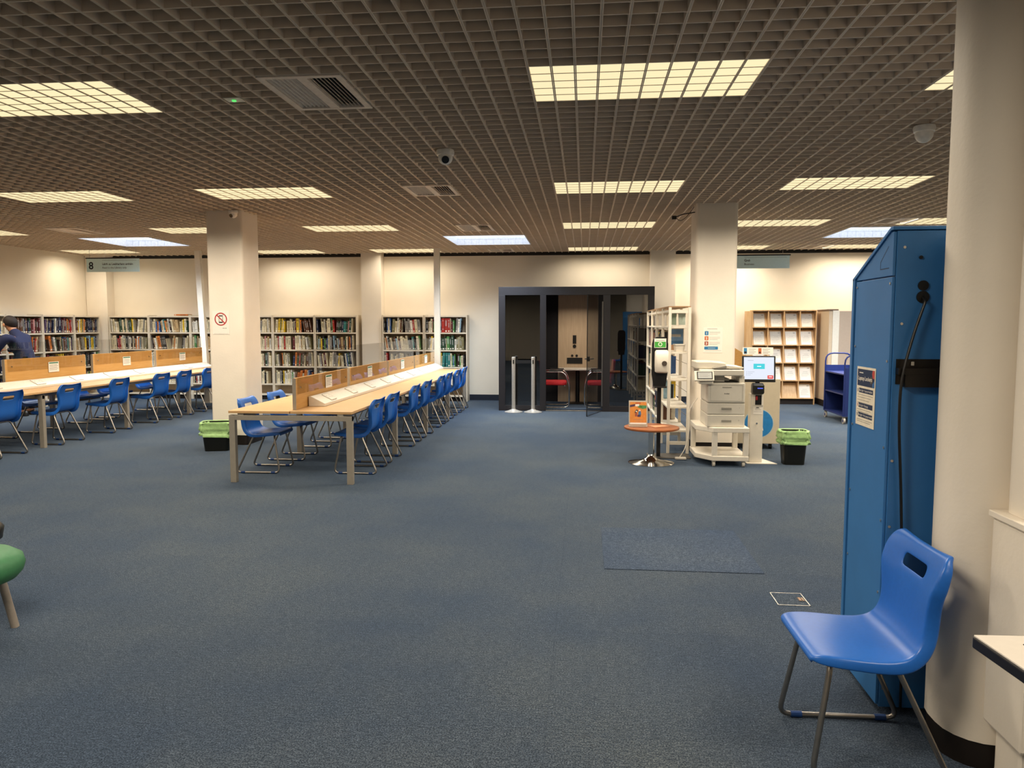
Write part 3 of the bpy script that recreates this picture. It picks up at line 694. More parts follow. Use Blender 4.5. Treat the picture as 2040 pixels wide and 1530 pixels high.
for i, (m, s) in enumerate(((PB, '1'), (PO, '2'), (PR, '3'))):
    y = .085-i*.063
    b.mat(m).loft([rr(-.078, y, .046, .05, .008, .0022), rr(-.078, y, .046, .05, .008, .0027)]); b.mat(PAPER).text(s, -.078, y-.014, .04, .003, 'CENTER', .001)
    b.mat(GREY)
    for k in range(3): b.rect(-.045, .085-(k == 2)*.03, y+.012-k*.014, y+.015-k*.014, .0024)
b.mat(PB).loft([rr(-.02, -.098, .165, .038, .008, .0022), rr(-.02, -.098, .165, .038, .008, .0027)]); b.mat(PAPER).rect(-.06, .03, -.1, -.096, .003)
b.mat(GREY).rect(-.09, .1, -.132, -.129, .0024)
tag(b.build('instruction_sign', normals=False), 'white poster with numbered blue and orange steps on the column behind the printer', 'poster')
# ---------------------------------------------------------------- free-standing white shelving run
run_y = [9.27, 10.07, 10.87, 11.67, 12.5]; rx0, rx1 = 1.02, 1.29
RZ = (.125, .285, .58, .917, 1.253, 1.567)
CLEARP = glass('end_perspex', (.86, .87, .85), 1, 1.4)
rbooks = []
for i in range(4):
    y0, y1 = run_y[i], run_y[i+1]
    t = thing('shelving_unit', f'white open shelving unit beyond the sanitiser stand, {ORD[i]} from the near end', 'shelves', ((rx0+rx1)/2, (y0+y1)/2, 0), 0, 'open shelving row')
    for y in ((y0, y1-.04) if i == 3 else (y0,)):
        for x in (rx0, rx1-.035): MB(WHITE).box(x, x+.035, y, y+.035, 0, 1.8).build('upright', t, bevel=.002)
        for z in (.14, 1.76): MB(WHITE).box(rx0+.036, rx1-.036, y+.004, y+.03, z-.03, z+.01).build('end_rail', t)
    e = -.04 if i == 3 else 0
    for z in RZ[1:]: MB(WHITE).box(rx0+.002, rx1-.002, y0+.036, y1-.002+e, z-.022, z).build('shelf', t, bevel=.002)
    MB(WHITE).box(rx0+.01, rx0+.02, y0+.036, y1-.002+e, 1.74, 1.77).build('top_rail', t); MB(WHITE).box(rx1-.02, rx1-.01, y0+.036, y1-.002+e, 1.74, 1.77).build('top_rail', t)
    MB(P('top_board_brown', '#9a7a58', .6)).box(rx0+.002, rx1-.002, y0+.036, y1-.002+e, 1.801, 1.815).build('top_board', t)
    b = MB(STEEL)
    for z in (.45, .75, 1.1): b.cyl((rx1-.012, y0+.036, z), (rx1-.012, y1-.01+e, z), .003, 6)
    b.build('wire_grille', t)
    # books standing spine-out on the aisle side
    rng = random.Random(200+i)
    fr = Matrix.Translation((rx0+.015, y1-.03+e, 0)) @ Matrix.Rotation(-PI/2, 4, 'Z')
    if i >= 1:
        for z, s in ((.285, 'lowest shelf'), (.58, 'fourth shelf'), (.917, 'third shelf'), (1.253, 'second shelf')):
            n0 = len(books)
            fill(fr, .0, (y1-y0)*(.7 if i == 1 else .8), z, .26, .2, rng, {'navy': 3, 'black': 2, 'cream': .5, 'ivory': .4, 'orange': 1.5, 'yellow': 1.5}, ('the open shelving row, unit '+ORD[i], s))
            for M, c, kd, th, h, where, n in books[n0:]: rbooks.append((M, c, kd))
rest = MB()
for M, c, kd in rbooks: rest.M = M; book_geo(rest, c, kd)
ro = rest.build('book_rows', normals=False); ro['kind'] = 'stuff'; tag(ro, 'mixed books standing edge-on along the open white shelving row behind the sanitiser', 'books')
# things on the shelving near end
def leaflet(name, M, w, h, cols, lab, cat, grp=None, th=.006):
    b = MB(PAPER); b.M = M; b.box(-w/2, w/2, 0, h, -th, 0)
    for m, x0, x1, y0, y1 in cols: b.mat(m).rect(x0*w-w/2, x1*w-w/2, y0*h, y1*h, .0006)
    return tag(b.build(name, normals=False), lab, cat, grp)
SKYB, SEAB, SANDM = P('print_sky', '#6f95bd', .5), P('print_sea', '#3f6f9c', .5), P('print_sand', '#b08a68', .5)
leaflet('framed_print', face((1.155, 9.62, 1.255), (1, 0, .0), (0, .12, 1)), .2, .29, [(SKYB, .05, .95, .45, .96), (PAPER, .2, .8, .62, .74), (SEAB, .05, .95, .28, .45), (SANDM, .05, .95, .04, .28)], 'blue seaside picture card on the second shelf of the open shelving', 'picture')
for i, (x, z, m, lab) in enumerate(((1.09, 1.569, P('print_sage', '#8a9a86', .5), 'pale sage leaflet on the top shelf of the open shelving, beside the aisle post'), (1.2, 1.569, P('print_mint', '#a9b6ab', .5), 'pale mint leaflet on the top shelf of the open shelving, nearer the column'))):
    leaflet('leaflet', face((x, 9.42, z), (1, 0, 0), (0, .15, 1)), .095, .17, [(m, .08, .92, .1, .94), (GREY, .4, .6, .3, .7)], lab, 'leaflet', 'leaflets on the open shelving')
t = thing('white_basket', 'small white plastic tub on the second shelf of the open shelving', 'tub', (1.17, 9.42, 1.254))
b = MB(WHITE); b.loft([rr(1.17, 9.42, .1, .16, .02, 1.2545), rr(1.17, 9.42, .125, .19, .02, 1.335), rr(1.17, 9.42, .118, .183, .02, 1.335), rr(1.17, 9.42, .094, .154, .02, 1.262)]); b.build('tub', t, smooth=True)
b = MB(WHITE); b.loft([rr(1.17, 9.42, .135, .2, .02, 1.337), rr(1.17, 9.42, .135, .2, .02, 1.349)]); b.build('lid', t)
leaflet('leaflet_stack', Matrix.Translation((1.14, 9.5, .925)), .16, .2, [], 'small stack of cream leaflets lying on the third shelf of the open shelving', 'leaflets')
for i, (y, z, m, lab) in enumerate(((10.25, .79, P('book_turquoise', '#3a93a8', .5), 'turquoise picture book facing out on the open shelving aisle side'), (10.3, .47, P('book_slate', '#3b4152', .5), 'dark slate picture book facing out low on the open shelving aisle side'))):
    t = thing('face_out_stand', lab.replace('picture book', 'book display stand'), 'book stand', (rx0-.04, y, z))
    MB(ACR).box(rx0-.08, rx0+.001, y-.09, y+.09, z-.004, z).build('ledge', t)
    b = MB(m); b.box(rx0-.05, rx0-.035, y-.085, y+.085, z+.001, z+.22); b.mat(PAPER).box(rx0-.048, rx0-.037, y-.083, y+.086, z+.003, z+.218)
    b.M = face((rx0-.0504, y, z), (0, -1, 0), (0, 0, 1)); b.mat(PO).disc((0, .12), .035, 0, 16); b.mat(INK).rect(-.06, .06, .17, .19, 0); b.mat(PAPER).rect(-.05, .05, .03, .06, 0)
    tag(b.build('picture_book', normals=False), lab, 'book', 'picture books facing out')
# ---------------------------------------------------------------- sanitiser stand
t = thing('sanitiser_stand', 'tall black hand sanitiser stand with white dispenser behind the round table', 'sanitiser stand', (.895, 9.03, 0))
MB(P('grey_base_plate', '#4b4843', .5)).loft([rr(1.02, 9.075, .5, .34, .03, 0), rr(1.02, 9.075, .5, .34, .03, .008)]).build('base_plate', t)
MB(BLACK).box(.872, .918, 9.01, 9.05, .008, .9).build('pole', t, bevel=.003)
b = MB(BLACK); b.prism([(.80, 1.36), (.815, 1.42), (.85, 1.445), (.94, 1.445), (.975, 1.42), (.99, 1.36), (.985, 1.0), (.965, .85), (.825, .85), (.8, 1.0)][::-1], 'xz', 8.99, 9.02); b.build('back_plate', t, bevel=.004)
b = MB(BLACK); b.prism([(.825, .845), (.965, .845), (.975, .86), (.815, .86)], 'xz', 8.88, 9.0); b.build('drip_tray', t, bevel=.003)
b = MB(PAPER); b.M = face((.895, 8.9895, 1.37), (1, 0, 0), (0, 0, 1)); b.box(-.07, .07, -.055, .055, 0, .003)
b.mat(P('sanitiser_green', '#3f9a3c', .6)).rect(-.066, .066, -.05, .018, .0033); b.mat(PAPER).disc((0, -.012), .024, .0036, 20, .016); b.mat(GREY).rect(-.05, .05, .03, .036, .0034); b.build('sign_card', t, normals=False)
b = MB(WHITE); b.loft([rr(.91, 8.985-d/2, w, d, .03, z) for z, w, d in ((1.02, .12, .08), (1.035, .155, .1), (1.1, .165, .115), (1.22, .165, .11), (1.27, .16, .09), (1.29, .13, .06))]); dsp = b.build('dispenser', t, smooth=True)
b = MB(P('sensor_brown', '#4a4038', .4)); b.cyl((.935, 8.873, 1.135), (.935, 8.864, 1.135), .03, 20); b.build('sensor_window', dsp)
# ---------------------------------------------------------------- round table with poster
TW = wood('table_walnut', '#8a4f2b', '#9c5c34', .35, (3, 30, 30))
cx, cy = .775, 8.62
t = thing('round_side_table', 'low round brown table on a chrome trumpet base', 'table', (cx, cy, 0))
MB(TW).lathe([(.30, .395), (.312, .4), (.315, .41), (.312, .42), (.30, .422)], (cx, cy, 0), 40).build('table_top', t, smooth=True)
MB(CHROME).lathe([(.035, .06), (.035, .394)], (cx, cy, 0), 24).build('column', t, smooth=True)
MB(CHROME).lathe([(.262, 0), (.262, .006), (.2, .018), (.11, .035), (.06, .06), (.042, .085), (.036, .1)], (cx, cy, 0), 40).build('base', t, smooth=True)
OR = P('poster_orange', '#d9883c', .5)
t = thing('poster_holder', 'clear holder with an orange reading poster on the round table', 'poster', (.62, 8.52, .4235))
b = MB(ACR); b.M = face((.615, 8.53, .427), (1, 0, 0), (0, .14, 1)); b.box(-.108, .108, 0, .305, 0, .003); b.box(-.108, .108, 0, .003, -.07, 0); b.build('acrylic_holder', t)
b = MB(PAPER); b.M = face((.615, 8.53, .427), (1, 0, 0), (0, .14, 1)); b.box(-.105, .105, .005, .302, -.003, -.001)
b.mat(OR).rect(-.093, .093, .03, .285, .0034); b.mat(RED).rect(-.03, .03, .268, .276, .0037)
for m, pts in ((P('print_plum', '#4b3550', .6), [(-.093, .25), (-.03, .262), (-.04, .235), (-.093, .225)]), (P('print_green', '#4d8a53', .6), [(.01, .25), (.093, .245), (.093, .215), (.05, .205), (-.01, .228)]), (PAPER, [(-.035, .258), (.01, .262), (.012, .236), (-.03, .235)]), (P('print_lime', '#9db54a', .6), [(.0, .24), (.04, .243), (.045, .228), (.0, .222)]), (INK, [(-.04, .16), (-.03, .19), (-.01, .2), (.0, .185), (-.02, .165)]), (SEAB, [(0, .13), (.005, .178), (.03, .18), (.035, .14)]), (PR, [(-.035, .12), (-.035, .16), (-.01, .165), (-.008, .12)]), (P('print_plum', '#4b3550', .6), [(-.008, .115), (-.006, .14), (.03, .14), (.028, .115)])): b.mat(m).poly(pts, .0038)
b.mat(PAPER); [b.disc((x, y), .008, .0042, 12) for x, y in ((-.02, .178), (.018, .19))]; b.mat(GREY).rect(-.05, .05, .085, .088, .0037).rect(-.03, .03, .065, .068, .0037)
b.mat(PAPER).rect(-.093, .093, .03, .05, .0036); b.build('poster_sheet', t, normals=False)
b = MB(P('leaflet_orange', '#c98a62', .6)); b.M = Matrix.Translation((.86, 8.63, .4235)) @ Matrix.Rotation(.5, 4, 'Z'); b.box(-.1, .1, -.07, .07, 0, .004)
tag(b.build('flyer', normals=False), 'orange flyer lying flat on the round brown table', 'flyer')
# ---------------------------------------------------------------- printer on its cart
PRN = P('printer_plastic', '#cfc9bb', .45, var=.02); PRD = P('printer_grey', '#8d897f', .5)
t = thing('printer_cart', 'white open-sided trolley on castors carrying the printer', 'cart', (1.58, 8.75, 0))
cx0, cx1, cy0, cy1 = 1.335, 1.83, 8.42, 9.1
def top(z0, z1): return [[(cx0+.1, cy0, z), (cx1, cy0, z), (cx1, cy1, z), (cx0-.06, cy1, z), (cx0-.06, cy0+.22, z)] for z in (z0, z1)]
MB(WHITE).loft(top(.39, .445)).build('top_shelf', t, bevel=.006); MB(WHITE).loft(top(.07, .125)).build('bottom_shelf', t, bevel=.006)
for x, y in ((cx0+.125, cy0+.035), (cx1-.03, cy0+.035), (cx0-.025, cy1-.04), (cx1-.03, cy1-.04)):
    MB(WHITE).box(x-.028, x+.028, y-.028, y+.028, .126, .389).build('post', t, bevel=.004)
for x, y in ((cx0+.12, cy0+.05), (cx1-.05, cy0+.05), (cx0-.0, cy1-.06), (cx1-.05, cy1-.06)):
    b = MB(WHITE); b.cyl((x-.014, y, .03), (x+.014, y, .03), .03, 18); b.mat(PRD).cyl((x-.02, y, .03), (x+.02, y, .03), .014, 12); b.mat(WHITE).box(x-.02, x+.02, y-.015, y+.015, .05, .069); b.build('castor', t, smooth=True)
t = thing('printer', 'cream multifunction printer with two paper trays and tilted touch panel', 'printer', (1.56, 8.75, .446))
px0, px1, py0, py1 = 1.375, 1.785, 8.47, 8.98
MB(PRN).box(px0, px1, py0, py1, .446, .585).build('lower_tray', t, bevel=.008); MB(PRN).box(px0, px1, py0+.004, py1, .588, .715).build('upper_tray', t, bevel=.008)
MB(PRN).box(px0, px1, py0, py1, .718, .945).build('body', t, bevel=.014, seg=3)
b = MB(PRD); b.box(px0+.03, px1-.03, py0-.0012, py0, .74, .742).box(px0+.03, px0+.032, py0-.0012, py0, .74, .92).box(px1-.032, px1-.03, py0-.0012, py0, .74, .92).box(px0+.03, px1-.03, py0-.0012, py0, .918, .92)
b.build('front_flap_seam', t)
for z, w in ((.895, .05), (.655, .055), (.515, .055)):
    b = MB(PRD); b.box(1.585-w, 1.585+w, py0-.003, py0+.01, z-.014 if z < .8 else z-.004, z+.012 if z < .8 else z+.006); b.build('handle_recess', t, bevel=.002)
b = MB(INK); b.M = face((1.585, py0-.001, .818), (1, 0, 0), (0, 0, 1)); b.text('brother', 0, 0, .018, .001, 'CENTER', .0006)
b.text('1', .135, -.16, .018, .001); b.text('2', .13, -.30, .018, .001); b.text('1', .13, -.06, .014, .001); b.build('lettering', t, normals=False)
MB(PRN).box(px0-.02, px0+.2, py0+.1, py1, .945, 1.02).box(px1-.06, px1, py0+.05, py1, .945, 1.02).build('neck', t, bevel=.006)
MB(P('printer_cavity', '#262523', .8)).box(px0+.03, px1-.02, py0+.06, py1-.02, .9455, .95).build('output_well', t)
MB(PRN).box(1.52, 1.63, py0+.12, py1-.1, .955, .985).build('paper_stop', t, bevel=.006)
MB(PRN).box(px0-.09, px1-.02, py0-.02, py1, 1.021, 1.09).build('scanner', t, bevel=.012, seg=3)
b = MB(PRN); b.prism([(px0-.12, 1.092), (px0+.2, 1.092), (px0+.22, 1.16), (px0+.05, 1.175), (px0-.12, 1.175)], 'xz', py0+.1, py1-.02); b.build('document_feeder', t, bevel=.012)
b = MB(PRN); b.prism([(px0+.18, 1.10), (px1-.02, 1.10), (px1-.02, 1.118), (px0+.21, 1.135)], 'xz', py0+.02, py1-.05); b.build('feeder_tray', t, bevel=.005)
b = MB(PRD); b.prism([(px0+.06, 1.1), (px0+.2, 1.1), (px0+.2, 1.135), (px0+.06, 1.11)], 'xz', py0+.0, py0+.16); b.build('feeder_slot', t, bevel=.003)
pn = MB(PRN); pn.M = face((1.325, py0-.06, 1.025), (1, .12, 0), (0, .55, 1)); pn.box(-.11, .11, -.058, .062, -.025, 0); pn = pn.build('touch_panel', t, bevel=.006)
b = MB(BLACK); b.M = face((1.325, py0-.06, 1.025), (1, .12, 0), (0, .55, 1)); b.box(-.082, .092, -.042, .05, 0, .002); b.mat(E('panel_screen', '#e6dcc4', .55)).rect(-.072, .082, -.032, .042, .0024); b.mat(GREY); [b.rect(-.05, .06-.02*(k % 2), .028-k*.014, .032-k*.014, .0027) for k in range(4)]; b.build('screen', pn, normals=False)
MB(PRN).box(px0-.1, px0+.05, py0-.05, py0+.1, .93, 1.02).build('panel_arm', t, bevel=.01)
t = MB(P('cable_white', '#d6d0c4', .5)); t.tube([(px0-.03, 8.99, .72), (1.25, 8.99, .6), (1.245, 8.95, .3), (1.19, 8.88, .12), (1.13, 8.85, .035)], .005, 6, .08); tag(t.build('power_cable', smooth=True), 'thin white power cable looping down beside the printer cart', 'cable')
b = MB(WHITE); b.box(1.075, 1.2, 8.815, 8.87, .009, .03); tag(b.build('extension_socket', bevel=.003), 'small white socket block on the grey base plate at the end of the printer cable', 'socket')
# ---------------------------------------------------------------- payment kiosk
t = thing('payment_kiosk', 'slim cream self-service kiosk with touch screen beside the printer', 'kiosk', (1.98, 8.78, 0))
MB(WHITE).loft([[(1.86, 8.66, z), (2.2, 8.66, z), (2.1, 8.98, z), (1.86, 8.98, z)] for z in (0, .008)]).build('base_plate', t)
MB(WHITE).box(1.9, 2.045, 8.73, 8.85, .008, .8).build('column', t, bevel=.004)
b = MB(BLACK); b.loft([rr(1.97, 8.73+(.07-d)/2, w, d, .02, z) for z, w, d in ((.80, .12, .1), (.82, .132, .12), (.9, .13, .12), (.925, .11, .09))]); cr = b.build('card_reader', t, smooth=True)
b = MB(E('reader_glow', '#5a6cff', .9)); b.M = face((1.985, 8.6435, .86), (1, 0, 0), (0, 0, 1)); b.rect(-.03, .03, .006, .016, 0); b.build('status_light', cr, normals=False)
MB(WHITE).box(1.925, 2.043, 8.7215, 8.73, .665, .795).build('slot_surround', t, bevel=.003)
b = MB(BLACK); b.box(1.95, 2.02, 8.7165, 8.722, .675, .785); b.mat(RED).box(1.955, 1.975, 8.714, 8.7166, .73, .775); b.build('coin_slot', t)
b = MB(PAPER); b.M = face((1.985, 8.7295, .61), (1, 0, 0), (0, 0, 1)); b.box(-.052, .052, -.045, .045, 0, .001); b.mat(GREY).rect(-.03, .02, .02, .025, .0014).rect(-.03, .035, .005, .009, .0014).rect(-.045, .045, -.015, -.013, .0014); b.mat(INK).rect(-.02, .01, .028, .036, .0014); b.build('instruction_label', t, normals=False)
MB(CHROME).cyl((1.975, 8.73, .46), (1.975, 8.722, .46), .01, 12).build('lock', t)
MB(BLACK).box(1.955, 2.0, 8.745, 8.79, .92, 1.1).build('mount', t)
MF = face((1.985, 8.735, 1.085), (1, -.02, 0), (0, .1, 1))
b = MB(BLACK); b.M = MF; b.box(-.185, .185, -.15, .15, -.035, 0); mon = b.build('monitor', t, bevel=.006)
b = MB(E('kiosk_screen', '#e9f0ff', .72)); b.M = MF; b.rect(-.167, .167, -.118, .135, .0008); b.mat(E('screen_cyan', '#2fd0dc', .75)).rect(-.06, .065, .0, .06, .0012); b.mat(PAPER)
b.mat(E('screen_red', '#e24a44', .8)).rect(.095, .16, -.112, -.072, .0012); b.mat(E('screen_grey', '#a9b0bd', .8)).rect(-.125, -.06, .095, .1, .0012)
for k in range(3): b.rect(-.125, -.05-.02*k, -.035-k*.018, -.031-k*.018, .0012); b.rect(-.14, -.133, -.037-k*.018, -.029-k*.018, .0012)
b.mat(E('screen_white', '#ffffff', 1)).rect(-.02, .025, .026, .034, .0016).rect(.11, .145, -.092, -.086, .0016); b.build('screen', mon, normals=False)
b = MB(PAPER); b.M = face((1.975, 8.745, 1.29), (1, -.02, 0), (0, .1, 1)); b.box(-.172, .165, -.042, .042, -.003, 0); b.mat(PB).rect(-.16, -.125, -.032, .034, .0006); b.mat(PO).rect(.0, .035, -.032, .034, .0006); b.mat(INK).rect(-.155, -.13, -.028, -.005, .001).rect(.008, .026, -.026, -.008, .001)
b.mat(GREY); [b.rect(x, x+.08-.02*(k % 2), .02-.016*k, .024-.016*k, .0006) for x in (-.105, .05) for k in range(4)]; b.build('header_sign', t, normals=False)
# ---------------------------------------------------------------- recycling cabinet
t = thing('castor_cabinet', 'tall cream cabinet with a large blue round emblem behind the kiosk', 'cabinet', (2.2, 9.9, 0))
CAB = P('cabinet_cream', '#b9ad97', .55, var=.02)
MB(CAB).box(1.9, 2.47, 9.68, 10.2, .075, .9).build('body', t, bevel=.004)
b = MB(PAPER); b.M = face((2.215, 9.6795, .335), (1, 0, 0), (0, 0, 1)); b.mat(P('emblem_rim', '#9fb6be', .5)).disc((0, 0), .185, .001, 40); b.mat(P('emblem_blue', '#2374b0', .5)).disc((0, 0), .176, .0015, 40)
b.mat(PAPER).poly([(-.05, -.04), (.05, -.04), (.06, -.09), (-.06, -.09)], .002).poly([(-.035, -.03), (.0, .06), (.012, .045), (.02, .02), (.045, -.03)], .002); b.mat(P('emblem_blue', '#2374b0', .5)).poly([(-.035, -.055), (.035, -.055), (.042, -.078), (-.042, -.078)], .0025); b.build('round_emblem', t, normals=False)
for x in (1.97, 2.38):
    for y in (9.75, 10.13): MB(BLACK).cyl((x-.015, y, .034), (x+.015, y, .034), .034, 16).box(x-.02, x+.02, y-.02, y+.02, .06, .075).build('castor', t)
b = MB(BEECHV); b.prism([(1.86, 0), (2.4, 0), (2.4, .9), (2.3, 1.1), (2.2, 1.2), (2.05, 1.29), (1.86, 1.36)], 'xz', 10.7, 10.73); tag(b.build('wooden_screen', bevel=.002), 'curved-top wooden screen panel behind the kiosk and next to the column', 'screen')
# ---------------------------------------------------------------- waste bins
LIN = P('green_liner', '#a6cf88', .35, var=.15, scale=18, bump=.5, bscale=30); BIN = P('black_bin', '#11130f', .45)
lb = [n for n in LIN.node_tree.nodes if n.type == 'BSDF_PRINCIPLED'][0]; lb.inputs['Transmission Weight'].default_value = .12
def bin_(x, y, w, d, h, drop, rz, label, sd, slant=0):
    t = thing('waste_bin', label, 'bin', (x, y, 0), rz, 'lined waste bins')
    b = MB(BIN); b.loft([rr(0, 0, w*.8, d*.8, .04, 0), rr(0, 0, w, d, .05, h), rr(0, 0, w-.012, d-.012, .05, h), rr(0, 0, w*.78, d*.78, .04, .012)]); b.build('body', t, local=True, smooth=True)
    rng = random.Random(sd); rings = []; k = 9
    prof = [(-.012, h*.55), (-.01, h*.9), (-.002, h+.006), (.008, h+.008), (.016, h-.01), (.012, h-.1*drop), (.02, h-.35*drop), (.026, h-.55*drop), (.012, h-.7*drop), (.03, h-.85*drop), (.026, h-drop), (.018, h-drop)]
    ph = [rng.uniform(0, 6.28) for _ in range(12)]
    for i, (o, z) in enumerate(prof):
        r = []
        base = rr(0, 0, w-(h-z)*w*.1/h+2*o, d-(h-z)*d*.1/h+2*o, .055, z, k)
        n = len(base)
        for j, p in enumerate(base):
            a = 2*PI*j/n; am = (0 if i < 2 else .004 if i < 5 else .008)
            q = 1+am*(math.sin(7*a+ph[i])+.8*math.sin(13*a+ph[(i+3) % 12])+.6*math.sin(23*a+i))/(w*.5)*.6
            dz = 0 if i < 5 else (slant*math.cos(a+2.6)*(i-4)/7+.008*math.sin(5*a+ph[i]))
            r.append((p[0]*q, p[1]*q, p[2]+dz))
        rings.append(r)
    b = MB(LIN); b.loft(rings, cap=False); b.build('bin_liner', t, local=True, smooth=True, angle=75)
bin_(2.385, 8.72, .29, .2, .385, .145, .03, 'black bin with green liner standing beside the kiosk cabinet', 3)
bin_(-4.63, 8.98, .36, .24, .36, .2, .25, 'black bin with green liner drooping low, by the cream column', 5, .05)
DB = P('navy_bin', '#17234f', .45)
t = thing('round_bin', 'small round navy bin on the floor between the column and bookcase', 'bin', (-4.76, 13.6, 0))
MB(DB).lathe([(.11, 0), (.125, .36), (.118, .36), (.105, .01)], (-4.76, 13.6, 0), 24).build('body', t, smooth=True); MB(BLACK).lathe([(.127, .345), (.13, .35), (.13, .365), (.12, .365)], (-4.76, 13.6, 0), 24).build('rim', t, smooth=True)
# ---------------------------------------------------------------- leaflet display
t = thing('leaflet_display', 'tall beech pigeonhole display of leaflets against the back wall', 'display', (3.9, 15.3, 0))
lx0, lx1, lz0, lz1 = 3.3, 4.52, .115, 1.87
LB = wood('light_beech', '#c19a6b', '#cfab7e', .5, (20, 20, 3))
ys0, ys1 = 15.2, 15.43
cw = (lx1-lx0)/4; ch = (lz1-lz0)/5
MB(LB).box(lx0-.1, lx0-.001, ys0+.01, ys1, 0, lz1-.02).build('deep_side', t, bevel=.002)
MB(LB).box(lx1+.001, lx1+.02, ys0, ys1, 0, lz1).build('side_panel', t, bevel=.002)
MB(LB).box(lx0, lx1, ys0, ys1, lz1-.018, lz1).build('top_board', t, bevel=.002)
MB(LB).box(lx0, lx1, ys1-.01, ys1, .1, lz1-.02).build('back_board', t)
for i in range(4): MB(LB).box(lx0+i*cw-(.0 if i else -.001), lx0+i*cw+.018, ys0+.005, ys1-.011, lz0, lz1-.02).build('divider', t)
MB(DARK).box(lx0, lx1, ys0+.05, ys0+.06, 0, .11).build('plinth', t)
SLEEVE = glass('plastic_sleeve', (.9, .9, .9), 1, 1.8, .08)
for r in range(5):
    z = lz1-(r+1)*ch
    MB(LB).box(lx0+.002, lx1-.002, ys0, ys1-.011, z-.0, z+.016).build('shelf_board', t, bevel=.001)
    for c in range(4):
        x0 = lx0+c*cw+.02; xm = x0+(cw-.02)/2
        M = face((xm, ys0+.02, z+.017), (1, 0, 0), (0, .42, 1))
        b = MB(LB); b.M = M; b.box(-cw/2+.012, cw/2-.012, 0, ch*.9, -.008, 0); b.build('sloping_back', t)
        if (r, c) in ((4, 2),): continue
        b = MB(PAPER); b.M = M; w, h = .21, .285; dx = .012*((r*3+c*5) % 3-1)
        b.box(-w/2+dx, w/2+dx, .002, h, .0005, .006)
        b.mat(GREY)
        b.rect(dx-.04, dx+.05, h*.62, h*.635, .0064).rect(dx-.06, dx+.06, h*.5, h*.515, .0064); b.mat(INK).rect(dx+.045, dx+.085, h*.86, h*.89, .0064); b.mat(GREY)
        for k in range(3+(r+c) % 3): b.rect(dx-.075, dx+(.07-.02*(k % 3)), h*(.4-.06*k), h*(.41-.06*k), .0064)
        if r == 0 or (r == 1 and c < 2): b.mat(SLEEVE).rect(-w/2-.004+dx, w/2+.004+dx, .001, h+.004, .009)
        tag(b.build('leaflet', normals=False), f'printed leaflet on the {("top", "second", "third", "fourth", "bottom")[r]} tier of beech display, {ORD[c]} pocket from its deep side', 'leaflet', 'leaflets in the beech display')
# ---------------------------------------------------------------- partition beyond the display
PART = P('partition_beige', '#c9b499', .6, var=.02); FROST = P('frosted_panel', '#b3a190', .35, var=.02)
t = thing('low_partition', 'beige head-high partition with frosted end panel behind the book trolley', 'partition', (4.75, 15.0, 0))
MB(PART).box(4.62, 4.68, 14.72, 15.43, .125, 1.85).build('panel', t); MB(DARK).box(4.625, 4.675, 14.725, 15.43, 0, .125).build('skirting', t); MB(P('rail_brown', '#6b5442', .5)).box(4.6, 4.78, 14.7, 15.43, 1.85, 1.875).build('top_rail', t)
MB(WHITE).box(4.681, 4.8, 14.7, 14.76, 0, 1.85).build('end_post', t); MB(FROST).box(4.8, 5.35, 14.72, 14.74, .3, 1.84).build('frosted_panel', t); MB(STEEL).box(5.35, 5.38, 14.71, 14.75, 0, 1.9).build('steel_post', t)
# ---------------------------------------------------------------- book trolley
NV = P('trolley_navy', '#1a2a63', .45, var=.05); NVD = P('trolley_blue', '#1b3f9e', .4)
t = thing('book_trolley', 'navy metal book trolley on castors beyond the blue locker', 'trolley', (4.33, 12.75, 0))
tx0, tx1, ty0, ty1 = 4.12, 4.55, 12.28, 13.24
for y in (ty0, ty1):
    MB(NV).box(tx0+.012, tx1-.012, y-.008, y+.008, .12, .9).build('end_panel', t)
    MB(NV).tube([(tx0, y, .12), (tx0, y, 1.1), (tx1, y, 1.1), (tx1, y, .12)], .013, 8, .13).build('handle_hoop', t, smooth=True)
for z in (.14, .48, .80): 
    MB(NV).box(tx0, tx1, ty0+.01, ty1-.01, z-.022, z).build('shelf', t, bevel=.002)
MB(NVD).box(tx1-.02, tx1-.008, ty0+.01, ty1-.01, .801, .99).build('back_plate', t); MB(NV).box(tx1-.02, tx1-.008, ty0+.01, ty1-.01, .15, .775).build('lower_back', t)
RUB = P('castor_grey', '#a8a39c', .5)
for x in (tx0+.02, tx1-.02):
    for y in (ty0+.03, ty1-.03):
        b = MB(RUB); b.cyl((x-.014, y, .05), (x+.014, y, .05), .05, 18); b.mat(NV).cyl((x-.017, y, .05), (x+.017, y, .05), .025, 12); b.mat(STEEL).box(x-.02, x+.02, y-.018, y+.018, .1, .118); b.build('castor', t, smooth=True)
# ---------------------------------------------------------------- laptop locker
t = thing('laptop_locker', 'tall blue metal locker with a sloping top behind the cream column', 'locker', (1.4, 3.3, 0))
ax, ay0, ay1 = 1.21, 3.10, 3.53
b = MB(LOCK); b.prism([(ay0, .02), (ay1-.03, .02), (ay1-.03, 1.77), (ay0+.02, 1.965), (ay0, 1.965)], 'yz', ax+.012, 2.0); b.build('carcass', t, bevel=.003)
MB(LOCK).box(ax, ax+.011, ay0+.004, ay1-.035, .03, 1.785).build('side_panel', t, bevel=.002)
b = MB(LOCK); b.prism([(ay0+.004, 1.79), (ay1-.04, 1.79), (ay1-.04, 1.80), (ay0+.03, 1.962), (ay0+.004, 1.962)], 'yz', ax, ax+.011); b.build('upper_side_panel', t, bevel=.002)
MB(LOCK).box(ax-.006, 2.0, ay1-.028, ay1, .02, 1.80).build('door_front', t, bevel=.003)
